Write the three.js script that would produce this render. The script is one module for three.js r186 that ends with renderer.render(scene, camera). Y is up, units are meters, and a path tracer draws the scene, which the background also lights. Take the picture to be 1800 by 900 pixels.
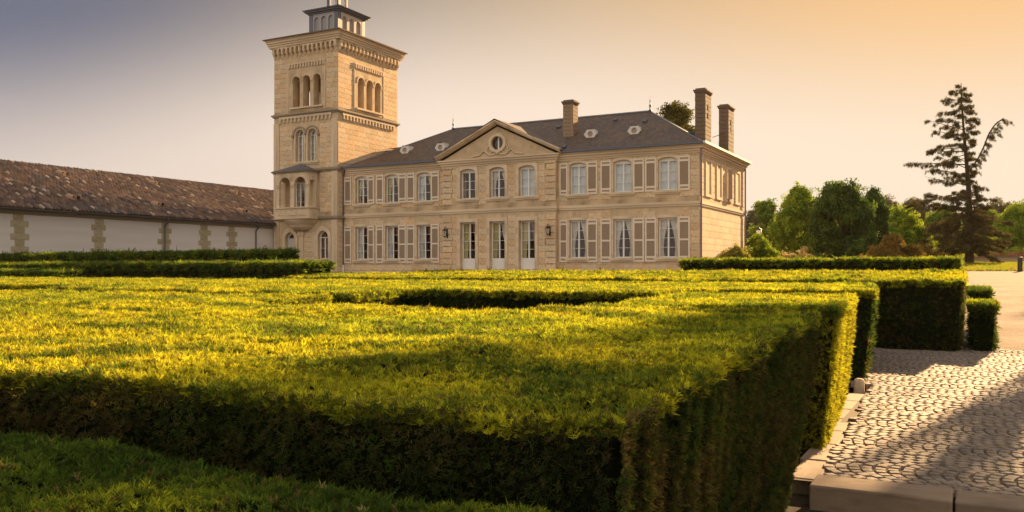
import * as THREE from 'three';
import { mergeGeometries } from 'three/addons/utils/BufferGeometryUtils.js';
import { ImprovedNoise } from 'three/addons/math/ImprovedNoise.js';
import { RoundedBoxGeometry } from 'three/addons/geometries/RoundedBoxGeometry.js';

// ---------------------------------------------------------------- camera, sky, sun, exposure
const scene = new THREE.Scene();
const FPX = 1525;                                   // focal length for a picture 1800 wide
const camera = new THREE.PerspectiveCamera(2 * Math.atan(450 / FPX) * 180 / Math.PI, 2, 0.05, 4000);
camera.position.set(0, 1.75, 0);
camera.setViewOffset(1800, 900, 0, -25, 1800, 900); // a little upward lens shift keeps verticals upright
const renderer = new THREE.WebGLRenderer({ antialias: true });
renderer.toneMapping = THREE.LinearToneMapping;
const EXPO = 4;
renderer.toneMappingExposure = EXPO;
renderer.shadowMap.enabled = true;

const SUN_AZ = 36.5 * Math.PI / 180, SUN_EL = 18 * Math.PI / 180;
const sunDir = new THREE.Vector3(Math.sin(SUN_AZ) * Math.cos(SUN_EL), Math.sin(SUN_EL), -Math.cos(SUN_AZ) * Math.cos(SUN_EL));
const sun = new THREE.DirectionalLight(new THREE.Color().setRGB(1, 0.63, 0.30), 5);
sun.target.position.set(0, 0, -30); sun.position.copy(sunDir).multiplyScalar(150).add(sun.target.position);
sun.castShadow = true; sun.shadow.mapSize.set(4096, 4096); sun.shadow.radius = 1.5;
Object.assign(sun.shadow.camera, { left: -90, right: 90, top: 60, bottom: -60, near: 1, far: 400 });
scene.add(sun, sun.target);

const lerp = (a, b, t) => a + (b - a) * t;
{ // evening sky: warm and bright low down on the sun's side, blue-grey away from it, brightened overhead and behind to fill the shade
  const W = 1024, H = 512, d = new Float32Array(W * H * 4);
  const mix = (a, b, t) => a.map((v, i) => v + (b[i] - v) * t);
  const sm = (a, b, x) => { const t = Math.min(1, Math.max(0, (x - a) / (b - a))); return t * t * (3 - 2 * t); };
  for (let j = 0; j < H; j++) for (let i = 0; i < W; i++) {
    const el = (j + 0.5) / H * Math.PI - Math.PI / 2, lon = (i + 0.5) / W * 2 * Math.PI - Math.PI;
    const dir = [Math.cos(el) * Math.cos(lon), Math.sin(el), Math.cos(el) * Math.sin(lon)];
    const az = Math.atan2(dir[0], -dir[2]);
    let da = Math.abs(az - SUN_AZ); if (da > Math.PI) da = 2 * Math.PI - da;
    da *= 180 / Math.PI; const e = Math.max(0, el * 180 / Math.PI);
    const low = mix(mix([1.0, 0.82, 0.62], [0.97, 0.80, 0.66], sm(5, 45, da)), [0.60, 0.53, 0.49], sm(36, 84, da));
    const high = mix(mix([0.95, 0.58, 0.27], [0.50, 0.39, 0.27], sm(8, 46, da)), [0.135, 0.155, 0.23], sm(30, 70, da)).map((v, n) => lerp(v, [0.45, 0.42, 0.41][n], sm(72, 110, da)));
    const zen = [0.54, 0.51, 0.49];
    const lowTop = 8 + 3 * sm(5, 35, da) - 7 * sm(40, 80, da);
    let c = mix(low, high, sm(lowTop - 2, lowTop + 9, e));
    c = mix(c, zen, sm(17, 48, e));
    const sd = Math.acos(Math.min(1, dir[0] * sunDir.x + dir[1] * sunDir.y + dir[2] * sunDir.z)) * 180 / Math.PI;
    const g = Math.exp(-sd * sd / 8) * 1.0, k2 = sm(52, 140, sd);                 // small aureole; sky opposite the sun brightened to light the shaded walls
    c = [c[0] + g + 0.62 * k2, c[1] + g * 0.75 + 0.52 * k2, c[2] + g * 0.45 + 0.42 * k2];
    const k = (j * W + i) * 4; for (let n = 0; n < 3; n++) d[k + n] = c[n] / EXPO; d[k + 3] = 1;
  }
  const t = new THREE.DataTexture(d, W, H, THREE.RGBAFormat, THREE.FloatType);
  t.mapping = THREE.EquirectangularReflectionMapping; t.magFilter = t.minFilter = THREE.LinearFilter;
  t.colorSpace = THREE.LinearSRGBColorSpace; t.needsUpdate = true;
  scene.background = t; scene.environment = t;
}

// ---------------------------------------------------------------- helpers
let seed = 20240611;
const rnd = () => { seed |= 0; seed = seed + 0x6D2B79F5 | 0; let t = Math.imul(seed ^ seed >>> 15, 1 | seed); t = t + Math.imul(t ^ t >>> 7, 61 | t) ^ t; return ((t ^ t >>> 14) >>> 0) / 4294967296; };
const R = (a, b) => a + (b - a) * rnd();
const perlin = new ImprovedNoise();
const N = (x, y, z = 0) => perlin.noise(x + 31.7, y + 11.3, z + 5.1);
const clamp = (v, a, b) => Math.min(b, Math.max(a, v));
const TURN = -28.25 * Math.PI / 180, CT = Math.cos(TURN), ST = Math.sin(TURN);
// garden coordinates: a runs along the house front to the right, b from the camera towards the house
const G = (a, b, y = 0) => new THREE.Vector3(CT * a - ST * b, y, -ST * a - CT * b);
const AB = (X, Z) => [CT * X + ST * Z, -ST * X + CT * Z];             // Z is depth in front of the camera
const PROFILE = [[-400, 0], [8, 0], [18.5, 0.06], [24, 0.27], [33, 0.59], [46, 1.0], [68, 1.55], [120, 2.85], [2600, 2.86]];
function ground(b) { for (let i = 1; i < PROFILE.length; i++) if (b <= PROFILE[i][0]) { const [p, q] = PROFILE[i - 1], [r, s] = PROFILE[i]; return lerp(q, s, clamp((b - p) / (r - p), 0, 1)); } return 2.86; }
const used = {};
function numbered(n) { used[n] = (used[n] ?? -1) + 1; return used[n] ? n + '_' + String(used[n]).padStart(3, '0') : n; }
function shade(o) { o.castShadow = o.receiveShadow = true; return o; }
function thing(name, label, category, a, b, y = null, group = null, turn = TURN) {
  const o = new THREE.Group(); o.name = numbered(name); o.position.copy(G(a, b, y === null ? ground(b) : y)); o.rotation.y = turn;
  o.userData = { label, category }; if (group) o.userData.group = group; scene.add(o); return o;
}
function part(name, geo, m, parent, kind) {
  const o = shade(new THREE.Mesh(Array.isArray(geo) ? merge(geo) : geo, m)); o.name = name; parent.add(o); if (kind) o.userData.kind = kind; return o;
}
function merge(list) {
  return mergeGeometries(list.map(g => { const n = g.index ? g.toNonIndexed() : g; for (const k of Object.keys(n.attributes)) if (!['position', 'normal', 'uv'].includes(k)) n.deleteAttribute(k); return n; }));
}
const box = (x0, x1, y0, y1, z0, z1) => new THREE.BoxGeometry(x1 - x0, y1 - y0, z1 - z0).translate((x0 + x1) / 2, (y0 + y1) / 2, (z0 + z1) / 2);
const cyl = (x, y0, y1, z, r0, r1 = r0, n = 12) => new THREE.CylinderGeometry(r1, r0, y1 - y0, n).translate(x, (y0 + y1) / 2, z);
function tube(pts, r, n = 6) { return new THREE.TubeGeometry(new THREE.CatmullRomCurve3(pts.map(p => new THREE.Vector3(...p))), Math.max(4, pts.length * 4), r, n); }
function rod(p, q, r0, r1 = r0, n = 6) {
  const A = new THREE.Vector3(...p), B = new THREE.Vector3(...q), d = B.clone().sub(A), g = new THREE.CylinderGeometry(r1, r0, d.length(), n);
  g.applyQuaternion(new THREE.Quaternion().setFromUnitVectors(new THREE.Vector3(0, 1, 0), d.normalize())); return g.translate((p[0] + q[0]) / 2, (p[1] + q[1]) / 2, (p[2] + q[2]) / 2);
}
function face(pts) { // flat polygon, counter-clockwise from outside, uv in metres
  const P = pts.map(p => new THREE.Vector3(...p)), n = P[1].clone().sub(P[0]).cross(P[2].clone().sub(P[0])).normalize();
  let u = new THREE.Vector3(0, 1, 0).cross(n); if (u.length() < 1e-3) u.set(1, 0, 0); u.normalize(); const v = n.clone().cross(u);
  const pos = [], nor = [], uv = [];
  for (let i = 1; i < P.length - 1; i++) for (const p of [P[0], P[i], P[i + 1]]) { pos.push(p.x, p.y, p.z); nor.push(n.x, n.y, n.z); uv.push(p.dot(u), p.dot(v)); }
  const g = new THREE.BufferGeometry(); g.setAttribute('position', new THREE.Float32BufferAttribute(pos, 3)); g.setAttribute('normal', new THREE.Float32BufferAttribute(nor, 3)); g.setAttribute('uv', new THREE.Float32BufferAttribute(uv, 2)); return g;
}
const extrude = (shape, depth, z0 = 0, bevel = 0) => new THREE.ExtrudeGeometry(shape, { depth, bevelEnabled: bevel > 0, bevelSize: bevel, bevelThickness: bevel, bevelSegments: 1, curveSegments: 10 }).translate(0, 0, z0);
function arcPts(x0, x1, y0, y1, rise, n = 10) { // outline of an opening whose head is an arc of the given rise
  const w = (x1 - x0) / 2, cx = (x0 + x1) / 2, p = [[x0, y0], [x1, y0]];
  if (rise < 0.01) { p.push([x1, y1], [x0, y1]); return p; }
  const r = (w * w + rise * rise) / (2 * rise), cy = y1 - r, a = Math.asin(Math.min(1, w / r)) * (rise > w ? -1 : 1), A = rise > w ? Math.PI + a : a;
  for (let i = 0; i <= n; i++) { const t = A - 2 * A * i / n; p.push([cx + r * Math.sin(t), cy + r * Math.cos(t)]); }
  return p;
}
const V2 = p => p.map(q => new THREE.Vector2(...q));
const shapeOf = p => new THREE.Shape(V2(p));
function holed(p, holes) { const s = shapeOf(p); for (const h of holes) s.holes.push(new THREE.Path(V2(h))); return s; }
const archRing = (cx, ys, r0, r1, leg = 0, n = 12) => { const p = []; p.push([cx + r1, ys - leg]); for (let i = 0; i <= n; i++) { const t = Math.PI * i / n; p.push([cx + r1 * Math.cos(t), ys + r1 * Math.sin(t)]); } p.push([cx - r1, ys - leg - 0.001], [cx - r0, ys - leg - 0.001]); for (let i = n; i >= 0; i--) { const t = Math.PI * i / n; p.push([cx + r0 * Math.cos(t), ys + r0 * Math.sin(t)]); } p.push([cx + r0, ys - leg]); return shapeOf(p); };
const rectPts = (x0, x1, y0, y1) => [[x0, y0], [x1, y0], [x1, y1], [x0, y1]];

// ---------------------------------------------------------------- procedural textures and materials
function hash(x, y, s) { let h = Math.imul(x, 374761393) + Math.imul(y, 668265263) + Math.imul(s, 974711); h = Math.imul(h ^ h >>> 13, 1274126177); return ((h ^ h >>> 16) >>> 0) / 4294967296; }
function vn(u, v, f, s) { // periodic value noise on the unit square
  const x = u * f, y = v * f, xi = Math.floor(x), yi = Math.floor(y); let a = x - xi, b = y - yi; a = a * a * (3 - 2 * a); b = b * b * (3 - 2 * b);
  const h = (i, j) => hash(((xi + i) % f + f) % f, ((yi + j) % f + f) % f, s);
  return lerp(lerp(h(0, 0), h(1, 0), a), lerp(h(0, 1), h(1, 1), a), b);
}
const fbm = (u, v, f, s) => (vn(u, v, f, s) * 0.5 + vn(u, v, f * 2, s + 1) * 0.27 + vn(u, v, f * 4, s + 2) * 0.15 + vn(u, v, f * 8, s + 3) * 0.08);
function tex(size, fn, metres = 1, colour = true) {
  const d = new Uint8Array(size * size * 4);
  for (let j = 0; j < size; j++) for (let i = 0; i < size; i++) { const c = fn((i + 0.5) / size, (j + 0.5) / size), k = (j * size + i) * 4; for (let n = 0; n < 3; n++) d[k + n] = clamp((Array.isArray(c) ? c[n] : c) * 255, 0, 255); d[k + 3] = 255; }
  const t = new THREE.DataTexture(d, size, size); t.wrapS = t.wrapT = THREE.RepeatWrapping; t.magFilter = THREE.LinearFilter; t.minFilter = THREE.LinearMipmapLinearFilter; t.generateMipmaps = true;
  if (colour) t.colorSpace = THREE.SRGBColorSpace; t.repeat.set(1 / metres, 1 / metres); t.needsUpdate = true; return t;
}
const stoneFn = (u, v) => { const n = fbm(u, v, 4, 3), f = vn(u, v, 96, 9); const k = 0.74 + 0.24 * n + 0.06 * f, s = fbm(u, v, 3, 41); const st = s > 0.62 ? (s - 0.62) * 1.2 : 0; return [k - st * 0.5, k - st * 0.6, k - st * 0.75]; };
const stoneMap = tex(256, stoneFn, 2.3), blockMap = tex(128, stoneFn, 1);
const plasterMap = tex(512, (u, v) => { const k = 0.80 + 0.16 * fbm(u, v, 5, 21) + 0.04 * vn(u, v, 128, 5), s = fbm(u, v * 0.99, 9, 77) > 0.63 ? 0.05 : 0; return [k - s, k - s * 1.1, k - s * 1.3]; }, 5);
const slateMap = tex(1024, (u, v) => { const rows = 30, r = Math.floor(v * rows), c = Math.floor(u * 34 + (r % 2) * 0.5), h = hash(c % 34, r, 7); const fv = v * rows - r; const lich = fbm(u, v, 6, 55); const k = 0.62 + 0.26 * h + 0.12 * vn(u, v, 128, 3) - (fv < 0.1 ? 0.16 : 0); const l = lich > 0.6 ? 0.08 : 0; return [k + l, k + l * 0.8 - 0.01, k - 0.02]; }, 5);
const gravelMap = tex(1024, (u, v) => { const a = fbm(u, v, 6, 91), f = vn(u, v, 256, 13), g = vn(u, v, 128, 14), m = vn(u, v, 24, 17); const k = 0.5 + 0.22 * a + 0.22 * f + 0.1 * g + 0.06 * m; return [k, k * 0.985, k * 0.96]; }, 4);
const gravelBump = tex(512, (u, v) => vn(u, v, 200, 13) * 0.6 + vn(u, v, 90, 14) * 0.4, 4, false);
const soilMap = tex(512, (u, v) => { const a = fbm(u, v, 8, 31), f = vn(u, v, 128, 33), g = vn(u, v, 24, 35); const gr = g > 0.55 ? 1 : 0; const k = 0.35 + 0.35 * a + 0.25 * f; return gr ? [k * 0.75, k * 0.85, k * 0.45] : [k, k * 0.86, k * 0.66]; }, 3);
const barkMap = tex(256, (u, v) => { const k = 0.5 + 0.5 * vn(u, v * 0.25, 32, 61) * vn(u, v, 16, 62) + 0.2 * vn(u, v, 64, 63); return [k, k * 0.92, k * 0.8]; }, 0.6);
const woodBump = tex(128, (u, v) => vn(u, v, 32, 4) * 0.5 + vn(u, v, 8, 5) * 0.5, 0.8, false);
const mat = (r, g, b, rough = 0.85, o = {}) => new THREE.MeshStandardMaterial({ color: new THREE.Color().setRGB(r, g, b), roughness: rough, ...o });
const stoneBase = [0.80, 0.615, 0.395];
const M = {
  wall: mat(stoneBase[0] * 0.86, stoneBase[1] * 0.85, stoneBase[2] * 0.82, 0.95, { map: stoneMap }),
  trim: mat(0.82, 0.65, 0.44, 0.9, { map: stoneMap }),
  trimDark: mat(0.40, 0.32, 0.23, 0.92, { map: stoneMap }),
  blocks: [[1, 1, 1], [0.96, 0.94, 0.90], [1.07, 1.07, 1.08], [0.90, 0.90, 0.90], [1.04, 0.94, 0.87], [0.99, 1.02, 1.04], [0.93, 0.86, 0.77], [1.09, 1.06, 1.0]].map(c => mat(stoneBase[0] * c[0], stoneBase[1] * c[1], stoneBase[2] * c[2], 0.93, { map: blockMap })),
  cream: mat(0.74, 0.64, 0.50, 0.6), taupe: mat(0.37, 0.28, 0.195, 0.7), frame: mat(0.78, 0.76, 0.70, 0.5), greyDoor: mat(0.56, 0.55, 0.52, 0.55),
  slate: mat(0.135, 0.090, 0.064, 0.62, { map: slateMap }), zinc: mat(0.16, 0.165, 0.185, 0.45, { metalness: 0.5 }), lead: mat(0.10, 0.11, 0.14, 0.5, { metalness: 0.3 }),
  zincPale: mat(0.62, 0.58, 0.52, 0.55), iron: mat(0.025, 0.025, 0.028, 0.5, { metalness: 0.4 }), brick: mat(0.36, 0.25, 0.155, 0.92, { map: blockMap }), brickDark: mat(0.20, 0.14, 0.092, 0.92, { map: blockMap }),
  room: mat(0.12, 0.10, 0.08, 0.9), curtain: new THREE.MeshPhysicalMaterial({ color: new THREE.Color().setRGB(0.78, 0.76, 0.68), roughness: 0.95, transmission: 0.25, side: THREE.DoubleSide }),
  sheer: new THREE.MeshPhysicalMaterial({ color: new THREE.Color().setRGB(0.60, 0.66, 0.68), roughness: 0.95, side: THREE.DoubleSide }),
  drape: new THREE.MeshPhysicalMaterial({ color: new THREE.Color().setRGB(0.50, 0.44, 0.20), roughness: 0.95, side: THREE.DoubleSide }), drapeRed: mat(0.24, 0.10, 0.06, 0.95, { side: THREE.DoubleSide }),
  glass: new THREE.MeshPhysicalMaterial({ color: 0xffffff, roughness: 0.02, transmission: 1, thickness: 0, ior: 1.52 }),
  lampGlass: new THREE.MeshPhysicalMaterial({ color: new THREE.Color().setRGB(0.9, 0.88, 0.8), roughness: 0.3, transmission: 0.6, thickness: 0 }),
  plaster: mat(0.97, 0.92, 0.84, 0.95, { map: plasterMap }), quoin: [mat(0.50, 0.42, 0.25, 0.92, { map: blockMap }), mat(0.56, 0.48, 0.31, 0.92, { map: blockMap })],
  soil: mat(0.13, 0.11, 0.07, 1, { map: soilMap }), gravel: new THREE.MeshPhysicalMaterial({ color: new THREE.Color().setRGB(0.44, 0.36, 0.29), roughness: 1, specularIntensity: 0.1, map: gravelMap, bumpMap: gravelBump, bumpScale: 0.012 }), sand: mat(0.17, 0.13, 0.09, 1, { map: gravelMap }),
  kerb: [mat(0.33, 0.235, 0.155, 0.9, { map: blockMap }), mat(0.28, 0.20, 0.135, 0.9, { map: blockMap })],
  cobbles: [[0.48, 0.40, 0.325], [0.42, 0.355, 0.30], [0.55, 0.46, 0.38], [0.36, 0.31, 0.27], [0.50, 0.39, 0.29]].map(c => mat(c[0] * 0.55, c[1] * 0.52, c[2] * 0.49, 0.8, { map: blockMap })),
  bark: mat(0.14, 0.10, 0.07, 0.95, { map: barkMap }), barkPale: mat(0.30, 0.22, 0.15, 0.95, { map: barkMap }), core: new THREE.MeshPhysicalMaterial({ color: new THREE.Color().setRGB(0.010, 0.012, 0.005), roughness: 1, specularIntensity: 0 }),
  tile: mat(1, 1, 1, 0.9), black: mat(0.02, 0.018, 0.016, 0.9), white: mat(0.8, 0.78, 0.74, 0.5),
};
const leafMat = (trans = 0.4, rough = 0.9) => new THREE.MeshPhysicalMaterial({ color: 0xffffff, roughness: rough, transmission: trans, thickness: 0, side: THREE.DoubleSide, specularIntensity: 0.15 });
const LEAF = leafMat(0.6), NEEDLE = leafMat(0.25), TREELEAF = leafMat(0.45);
const SHINY = leafMat(0.6, 0.85);

// ---------------------------------------------------------------- ground, road, lawn (one profile, sheets a little above one another)
function sheet(name, a0, a1, b0, b1, lift, m, aSteps = 1, kind = 'structure') {
  const bs = [b0, ...PROFILE.map(p => p[0]).filter(b => b > b0 && b < b1), b1], pos = [], uv = [], idx = [];
  const as = []; for (let i = 0; i <= aSteps; i++) as.push(lerp(a0, a1, i / aSteps));
  for (const b of bs) for (const a of as) { const p = G(a, b, ground(b) + lift); pos.push(p.x, p.y, p.z); uv.push(a, b); }
  const w = as.length; for (let j = 0; j < bs.length - 1; j++) for (let i = 0; i < w - 1; i++) { const k = j * w + i; idx.push(k, k + 1, k + w, k + 1, k + w + 1, k + w); }
  const g = new THREE.BufferGeometry(); g.setAttribute('position', new THREE.Float32BufferAttribute(pos, 3)); g.setAttribute('uv', new THREE.Float32BufferAttribute(uv, 2)); g.setIndex(idx); g.computeVertexNormals();
  const o = shade(new THREE.Mesh(g, m)); o.name = name; o.userData.kind = kind; scene.add(o); return o;
}
sheet('ground', -2200, 2200, -400, 2600, 0, M.soil, 8).userData.label = 'bare earth and thin grass under the hedges and fields';
const road = sheet('gravel_drive', -0.9, 4.5, 19.2, 68, 0.135, M.gravel, 4); road.userData.label = 'pale gravel drive running past the hedge ends to the lawn';
const courtyard = sheet('gravel_court', -44, -0.9, 37.6, 47.5, 0.02, M.gravel, 6); courtyard.userData.label = 'gravel court in front of the house';

// ---------------------------------------------------------------- stone block facing
const UNIT = new THREE.BoxGeometry(1, 1, 1);
function courses(x0, x1, y0, y1, h, holes, plane, at, out, len = [0.55, 1.05]) {
  const n = Math.max(1, Math.round((y1 - y0) / h)), ch = (y1 - y0) / n;
  for (let i = 0; i < n; i++) {
    const ya = y0 + i * ch, yb = ya + ch; let free = [[x0, x1]];
    for (const [a, b, c, d] of holes) if (c < yb - 0.02 && d > ya + 0.02) free = free.flatMap(([p, q]) => { const r = []; if (a > p + 0.06) r.push([p, Math.min(q, a)]); if (b < q - 0.06) r.push([Math.max(p, b), q]); return (a >= q || b <= p) ? [[p, q]] : r; });
    for (const [p, q] of free) {
      if (q - p < 0.08) continue; let x = p, first = true;
      while (q - x > 0.01) { let w = R(len[0], len[1]); if (first) { w *= R(0.5, 1); first = false; } if (q - x - w < 0.3) w = q - x; out.push({ plane, at, x: x + w / 2, y: ya + ch / 2, w: w - 0.011, h: ch - 0.011 }); x += w; }
    }
  }
  return out;
}
function stones(parent, blocks, name = 'stone_block', most = 300) {
  const put = b => {
    const d = R(0.026, 0.036), o = new THREE.Object3D();
    if (b.plane === 'z') { o.position.set(b.x, b.y, b.at); o.scale.set(b.w, b.h, d); } else { o.position.set(b.at, b.y, -b.x); o.scale.set(d, b.h, b.w); }
    return o;
  };
  blocks.sort((p, q) => q.w * q.h - p.w * p.h);
  const rest = M.blocks.map(() => []);
  blocks.forEach((b, i) => {
    const o = put(b), v = Math.floor(rnd() * M.blocks.length);
    if (i < most) { const m = part(name, UNIT, M.blocks[v], parent); m.position.copy(o.position); m.scale.copy(o.scale); }
    else { o.updateMatrix(); rest[v].push(UNIT.clone().applyMatrix4(o.matrix)); }
  });
  rest.forEach((l, v) => { if (l.length) part('stone_facing', l, M.blocks[v], parent, 'stuff'); });
}

// ---------------------------------------------------------------- windows, shutters, lanterns
function curtainGeo(w, h, pull, side, folds = 7) { // a hanging cloth, pulled back at the foot by pull (0 to 1)
  const nx = 24, ny = 14, pos = [], idx = [], uv = [];
  for (let j = 0; j <= ny; j++) for (let i = 0; i <= nx; i++) {
    const v = j / ny, u = i / nx, k = 1 - pull * Math.sin(Math.min(1, v * 1.25) * Math.PI / 2) * (v < 0.8 ? 1 : 1 - (v - 0.8) * 0.9), ww = w * k;
    pos.push(side < 0 ? ww * u : w - ww * u, h * (1 - v), 0.022 * Math.sin(u * folds * 6.283) * (0.5 + v) + 0.008 * Math.sin(v * 9 + u * 20)); uv.push(u, v);
  }
  for (let j = 0; j < ny; j++) for (let i = 0; i < nx; i++) { const k = j * (nx + 1) + i; idx.push(k, k + nx + 1, k + 1, k + 1, k + nx + 1, k + nx + 2); }
  const g = new THREE.BufferGeometry(); g.setAttribute('position', new THREE.Float32BufferAttribute(pos, 3)); g.setAttribute('uv', new THREE.Float32BufferAttribute(uv, 2)); g.setIndex(idx); g.computeVertexNormals(); return g;
}
const paneGeo = new THREE.PlaneGeometry(1, 1);
function makeWindow(parent, { x0, x1, y0, y1, rise = 0, at = 0, plane = 'z', recess = 0.2, rows = 4, cols = 1, leaves = 2, cloth = null, cloth2 = null, surround = 0.14, sill = true, name = 'window', panelled = 0, full = false, deep = 0.014 }) {
  const w = x1 - x0, h = y1 - y0, hw = w / 2, fr = 0.055, st = 0.05, bar = 0.022, holes = [], panes = [];
  const spring = h - rise - (rise > 0.25 ? 0 : 0.04) - fr, lw = (w - 2 * fr - st * (leaves - 1)) / leaves, base = fr + panelled;
  for (let l = 0; l < leaves; l++) {
    const lx = -hw + fr + l * (lw + st) + (leaves > 1 ? 0.02 : 0.02), lW = lw - 0.04, pw = (lW - bar * (cols - 1)) / cols, ph = (spring - base - bar * (rows - 1)) / rows;
    for (let c = 0; c < cols; c++) for (let r = 0; r < rows; r++) { const px = lx + c * (pw + bar), py = base + r * (ph + bar); holes.push(rectPts(px, px + pw, py, py + ph)); panes.push([px + pw / 2, py + ph / 2, pw, ph]); }
  }
  if (rise > 0.25) { const r = hw - fr - 0.03, n = 10, p = []; for (let i = 0; i <= n; i++) { const t = Math.PI * i / n; p.push([r * Math.cos(t), spring + 0.05 + r * Math.sin(t)]); } holes.push(p); panes.push([0, spring + 0.05, r, -1]); }
  const f = part(name, extrude(holed(arcPts(-hw, hw, 0, h, rise), holes), 0.06, -recess - 0.03), M.frame, parent);
  if (plane === 'z') f.position.set((x0 + x1) / 2, y0, at); else { f.position.set(at, y0, -(x0 + x1) / 2); f.rotation.y = Math.PI / 2; }
  for (const [px, py, pw, ph] of panes) {
    const p = part('pane', ph < 0 ? new THREE.CircleGeometry(pw, 12, 0, Math.PI) : paneGeo, M.glass, f); p.position.set(px, py, -recess); if (ph > 0) p.scale.set(pw, ph, 1);
    p.rotation.set(R(-0.012, 0.012), R(-0.012, 0.012), 0);
  }
  if (surround) {
    const s = surround, y = sill ? 0 : 0;
    const g = [extrude(holed(arcPts(-hw - s, hw + s, y, h + s * 1.1, rise > 0.25 ? hw + s : rise * 1.1), [arcPts(-hw, hw, y + 0.001, h, rise)]), 0.05, deep - 0.03)];
    part('surround', g, M.trim, f);
  }
  if (sill) part('sill', [box(-hw - surround - 0.1, hw + surround + 0.1, -0.13, -0.003, -recess, 0.12), box(-hw - surround - 0.04, hw + surround + 0.04, -0.22, -0.13, -0.05, 0.07)], M.trim, f);
  if (cloth) {
    const cz = -recess - 0.14;
    if (full) part('curtain', curtainGeo(w - 0.02, h - 0.02, 0, -1, 11).translate(-hw + 0.01, 0.01, cz), cloth, f);
    else { part('curtain', curtainGeo(hw, h - 0.05, cloth2 ? 0.45 : 0.62, -1).translate(-hw, 0.02, cz), cloth, f); part('curtain', curtainGeo(hw, h - 0.05, 0.62, 1).translate(0, 0.02, cz), cloth2 || cloth, f); }
  }
  return f;
}
const shutterCache = {};
function shutter(parent, x0, x1, y0, y1, z, mid) {
  const w = +(x1 - x0).toFixed(2), h = +(y1 - y0).toFixed(2), k = [w, h, mid].join();
  if (!shutterCache[k]) {
    const s = 0.085, rails = [[0, 0.1], [0.2, 0.31], [h - 0.31, h - 0.2], [h - 0.1, h]]; if (mid) rails.push([h * 0.47, h * 0.47 + 0.1]); rails.sort((p, q) => p[0] - q[0]);
    const fr = [box(0, s, 0, h, 0, 0.045), box(w - s, w, 0, h, 0, 0.045), ...rails.map(([a, b]) => box(s, w - s, a, b, 0.002, 0.043))], fill = [];
    for (let i = 0; i < rails.length - 1; i++) {
      const a = rails[i][1], b = rails[i + 1][0], bits = [box(s - 0.004, w - s + 0.004, a - 0.004, b + 0.004, 0.006, 0.016)];
      if (b - a > 0.2) for (let y = a + 0.02; y < b - 0.02; y += 0.05) bits.push(box(s, w - s, -0.004, 0.004, -0.018, 0.018).rotateX(0.7).translate(0, y, 0.02));
      fill.push(merge(bits));
    }
    shutterCache[k] = [merge(fr), fill];
  }
  const [fg, fill] = shutterCache[k], o = part('shutter', fg, M.cream, parent); o.position.set(x0, y0, z);
  for (const g of fill) part('louvre_panel', g, M.taupe, o);
  return o;
}
function lantern(label, origin, x, y, z, turn = 0) { // black wrought-iron wall lantern
  const o = new THREE.Group(); o.name = numbered('wall_lantern'); o.userData = { label, category: 'lantern', group: 'iron lanterns on the walls' };
  origin.updateMatrixWorld(); o.position.copy(origin.localToWorld(new THREE.Vector3(x, y, z))); o.rotation.y = origin.rotation.y + turn; scene.add(o);
  part('bracket', [box(-0.05, 0.05, -0.25, 0.3, 0, 0.02), tube([[0, 0.2, 0.02], [0, 0.42, 0.14], [0, 0.42, 0.3], [0, 0.3, 0.3]], 0.015), tube([[0, -0.2, 0.02], [0, -0.05, 0.12], [0, 0.12, 0.06]], 0.012)], M.iron, o);
  part('cage', [new THREE.ConeGeometry(0.17, 0.16, 6).translate(0, 0.26, 0.3), ...[0, 1, 2, 3, 4, 5].map(i => rod([0.14 * Math.cos(i * 1.047), 0.18, 0.3 + 0.14 * Math.sin(i * 1.047)], [0.09 * Math.cos(i * 1.047), -0.16, 0.3 + 0.09 * Math.sin(i * 1.047)], 0.011)), cyl(0, -0.2, -0.15, 0.3, 0.05, 0.1, 6), new THREE.SphereGeometry(0.03, 8, 6).translate(0, -0.22, 0.3)], M.iron, o);
  part('lamp_glass', cyl(0, -0.15, 0.18, 0.3, 0.075, 0.12, 6), M.lampGlass, o);
  return o;
}

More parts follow.
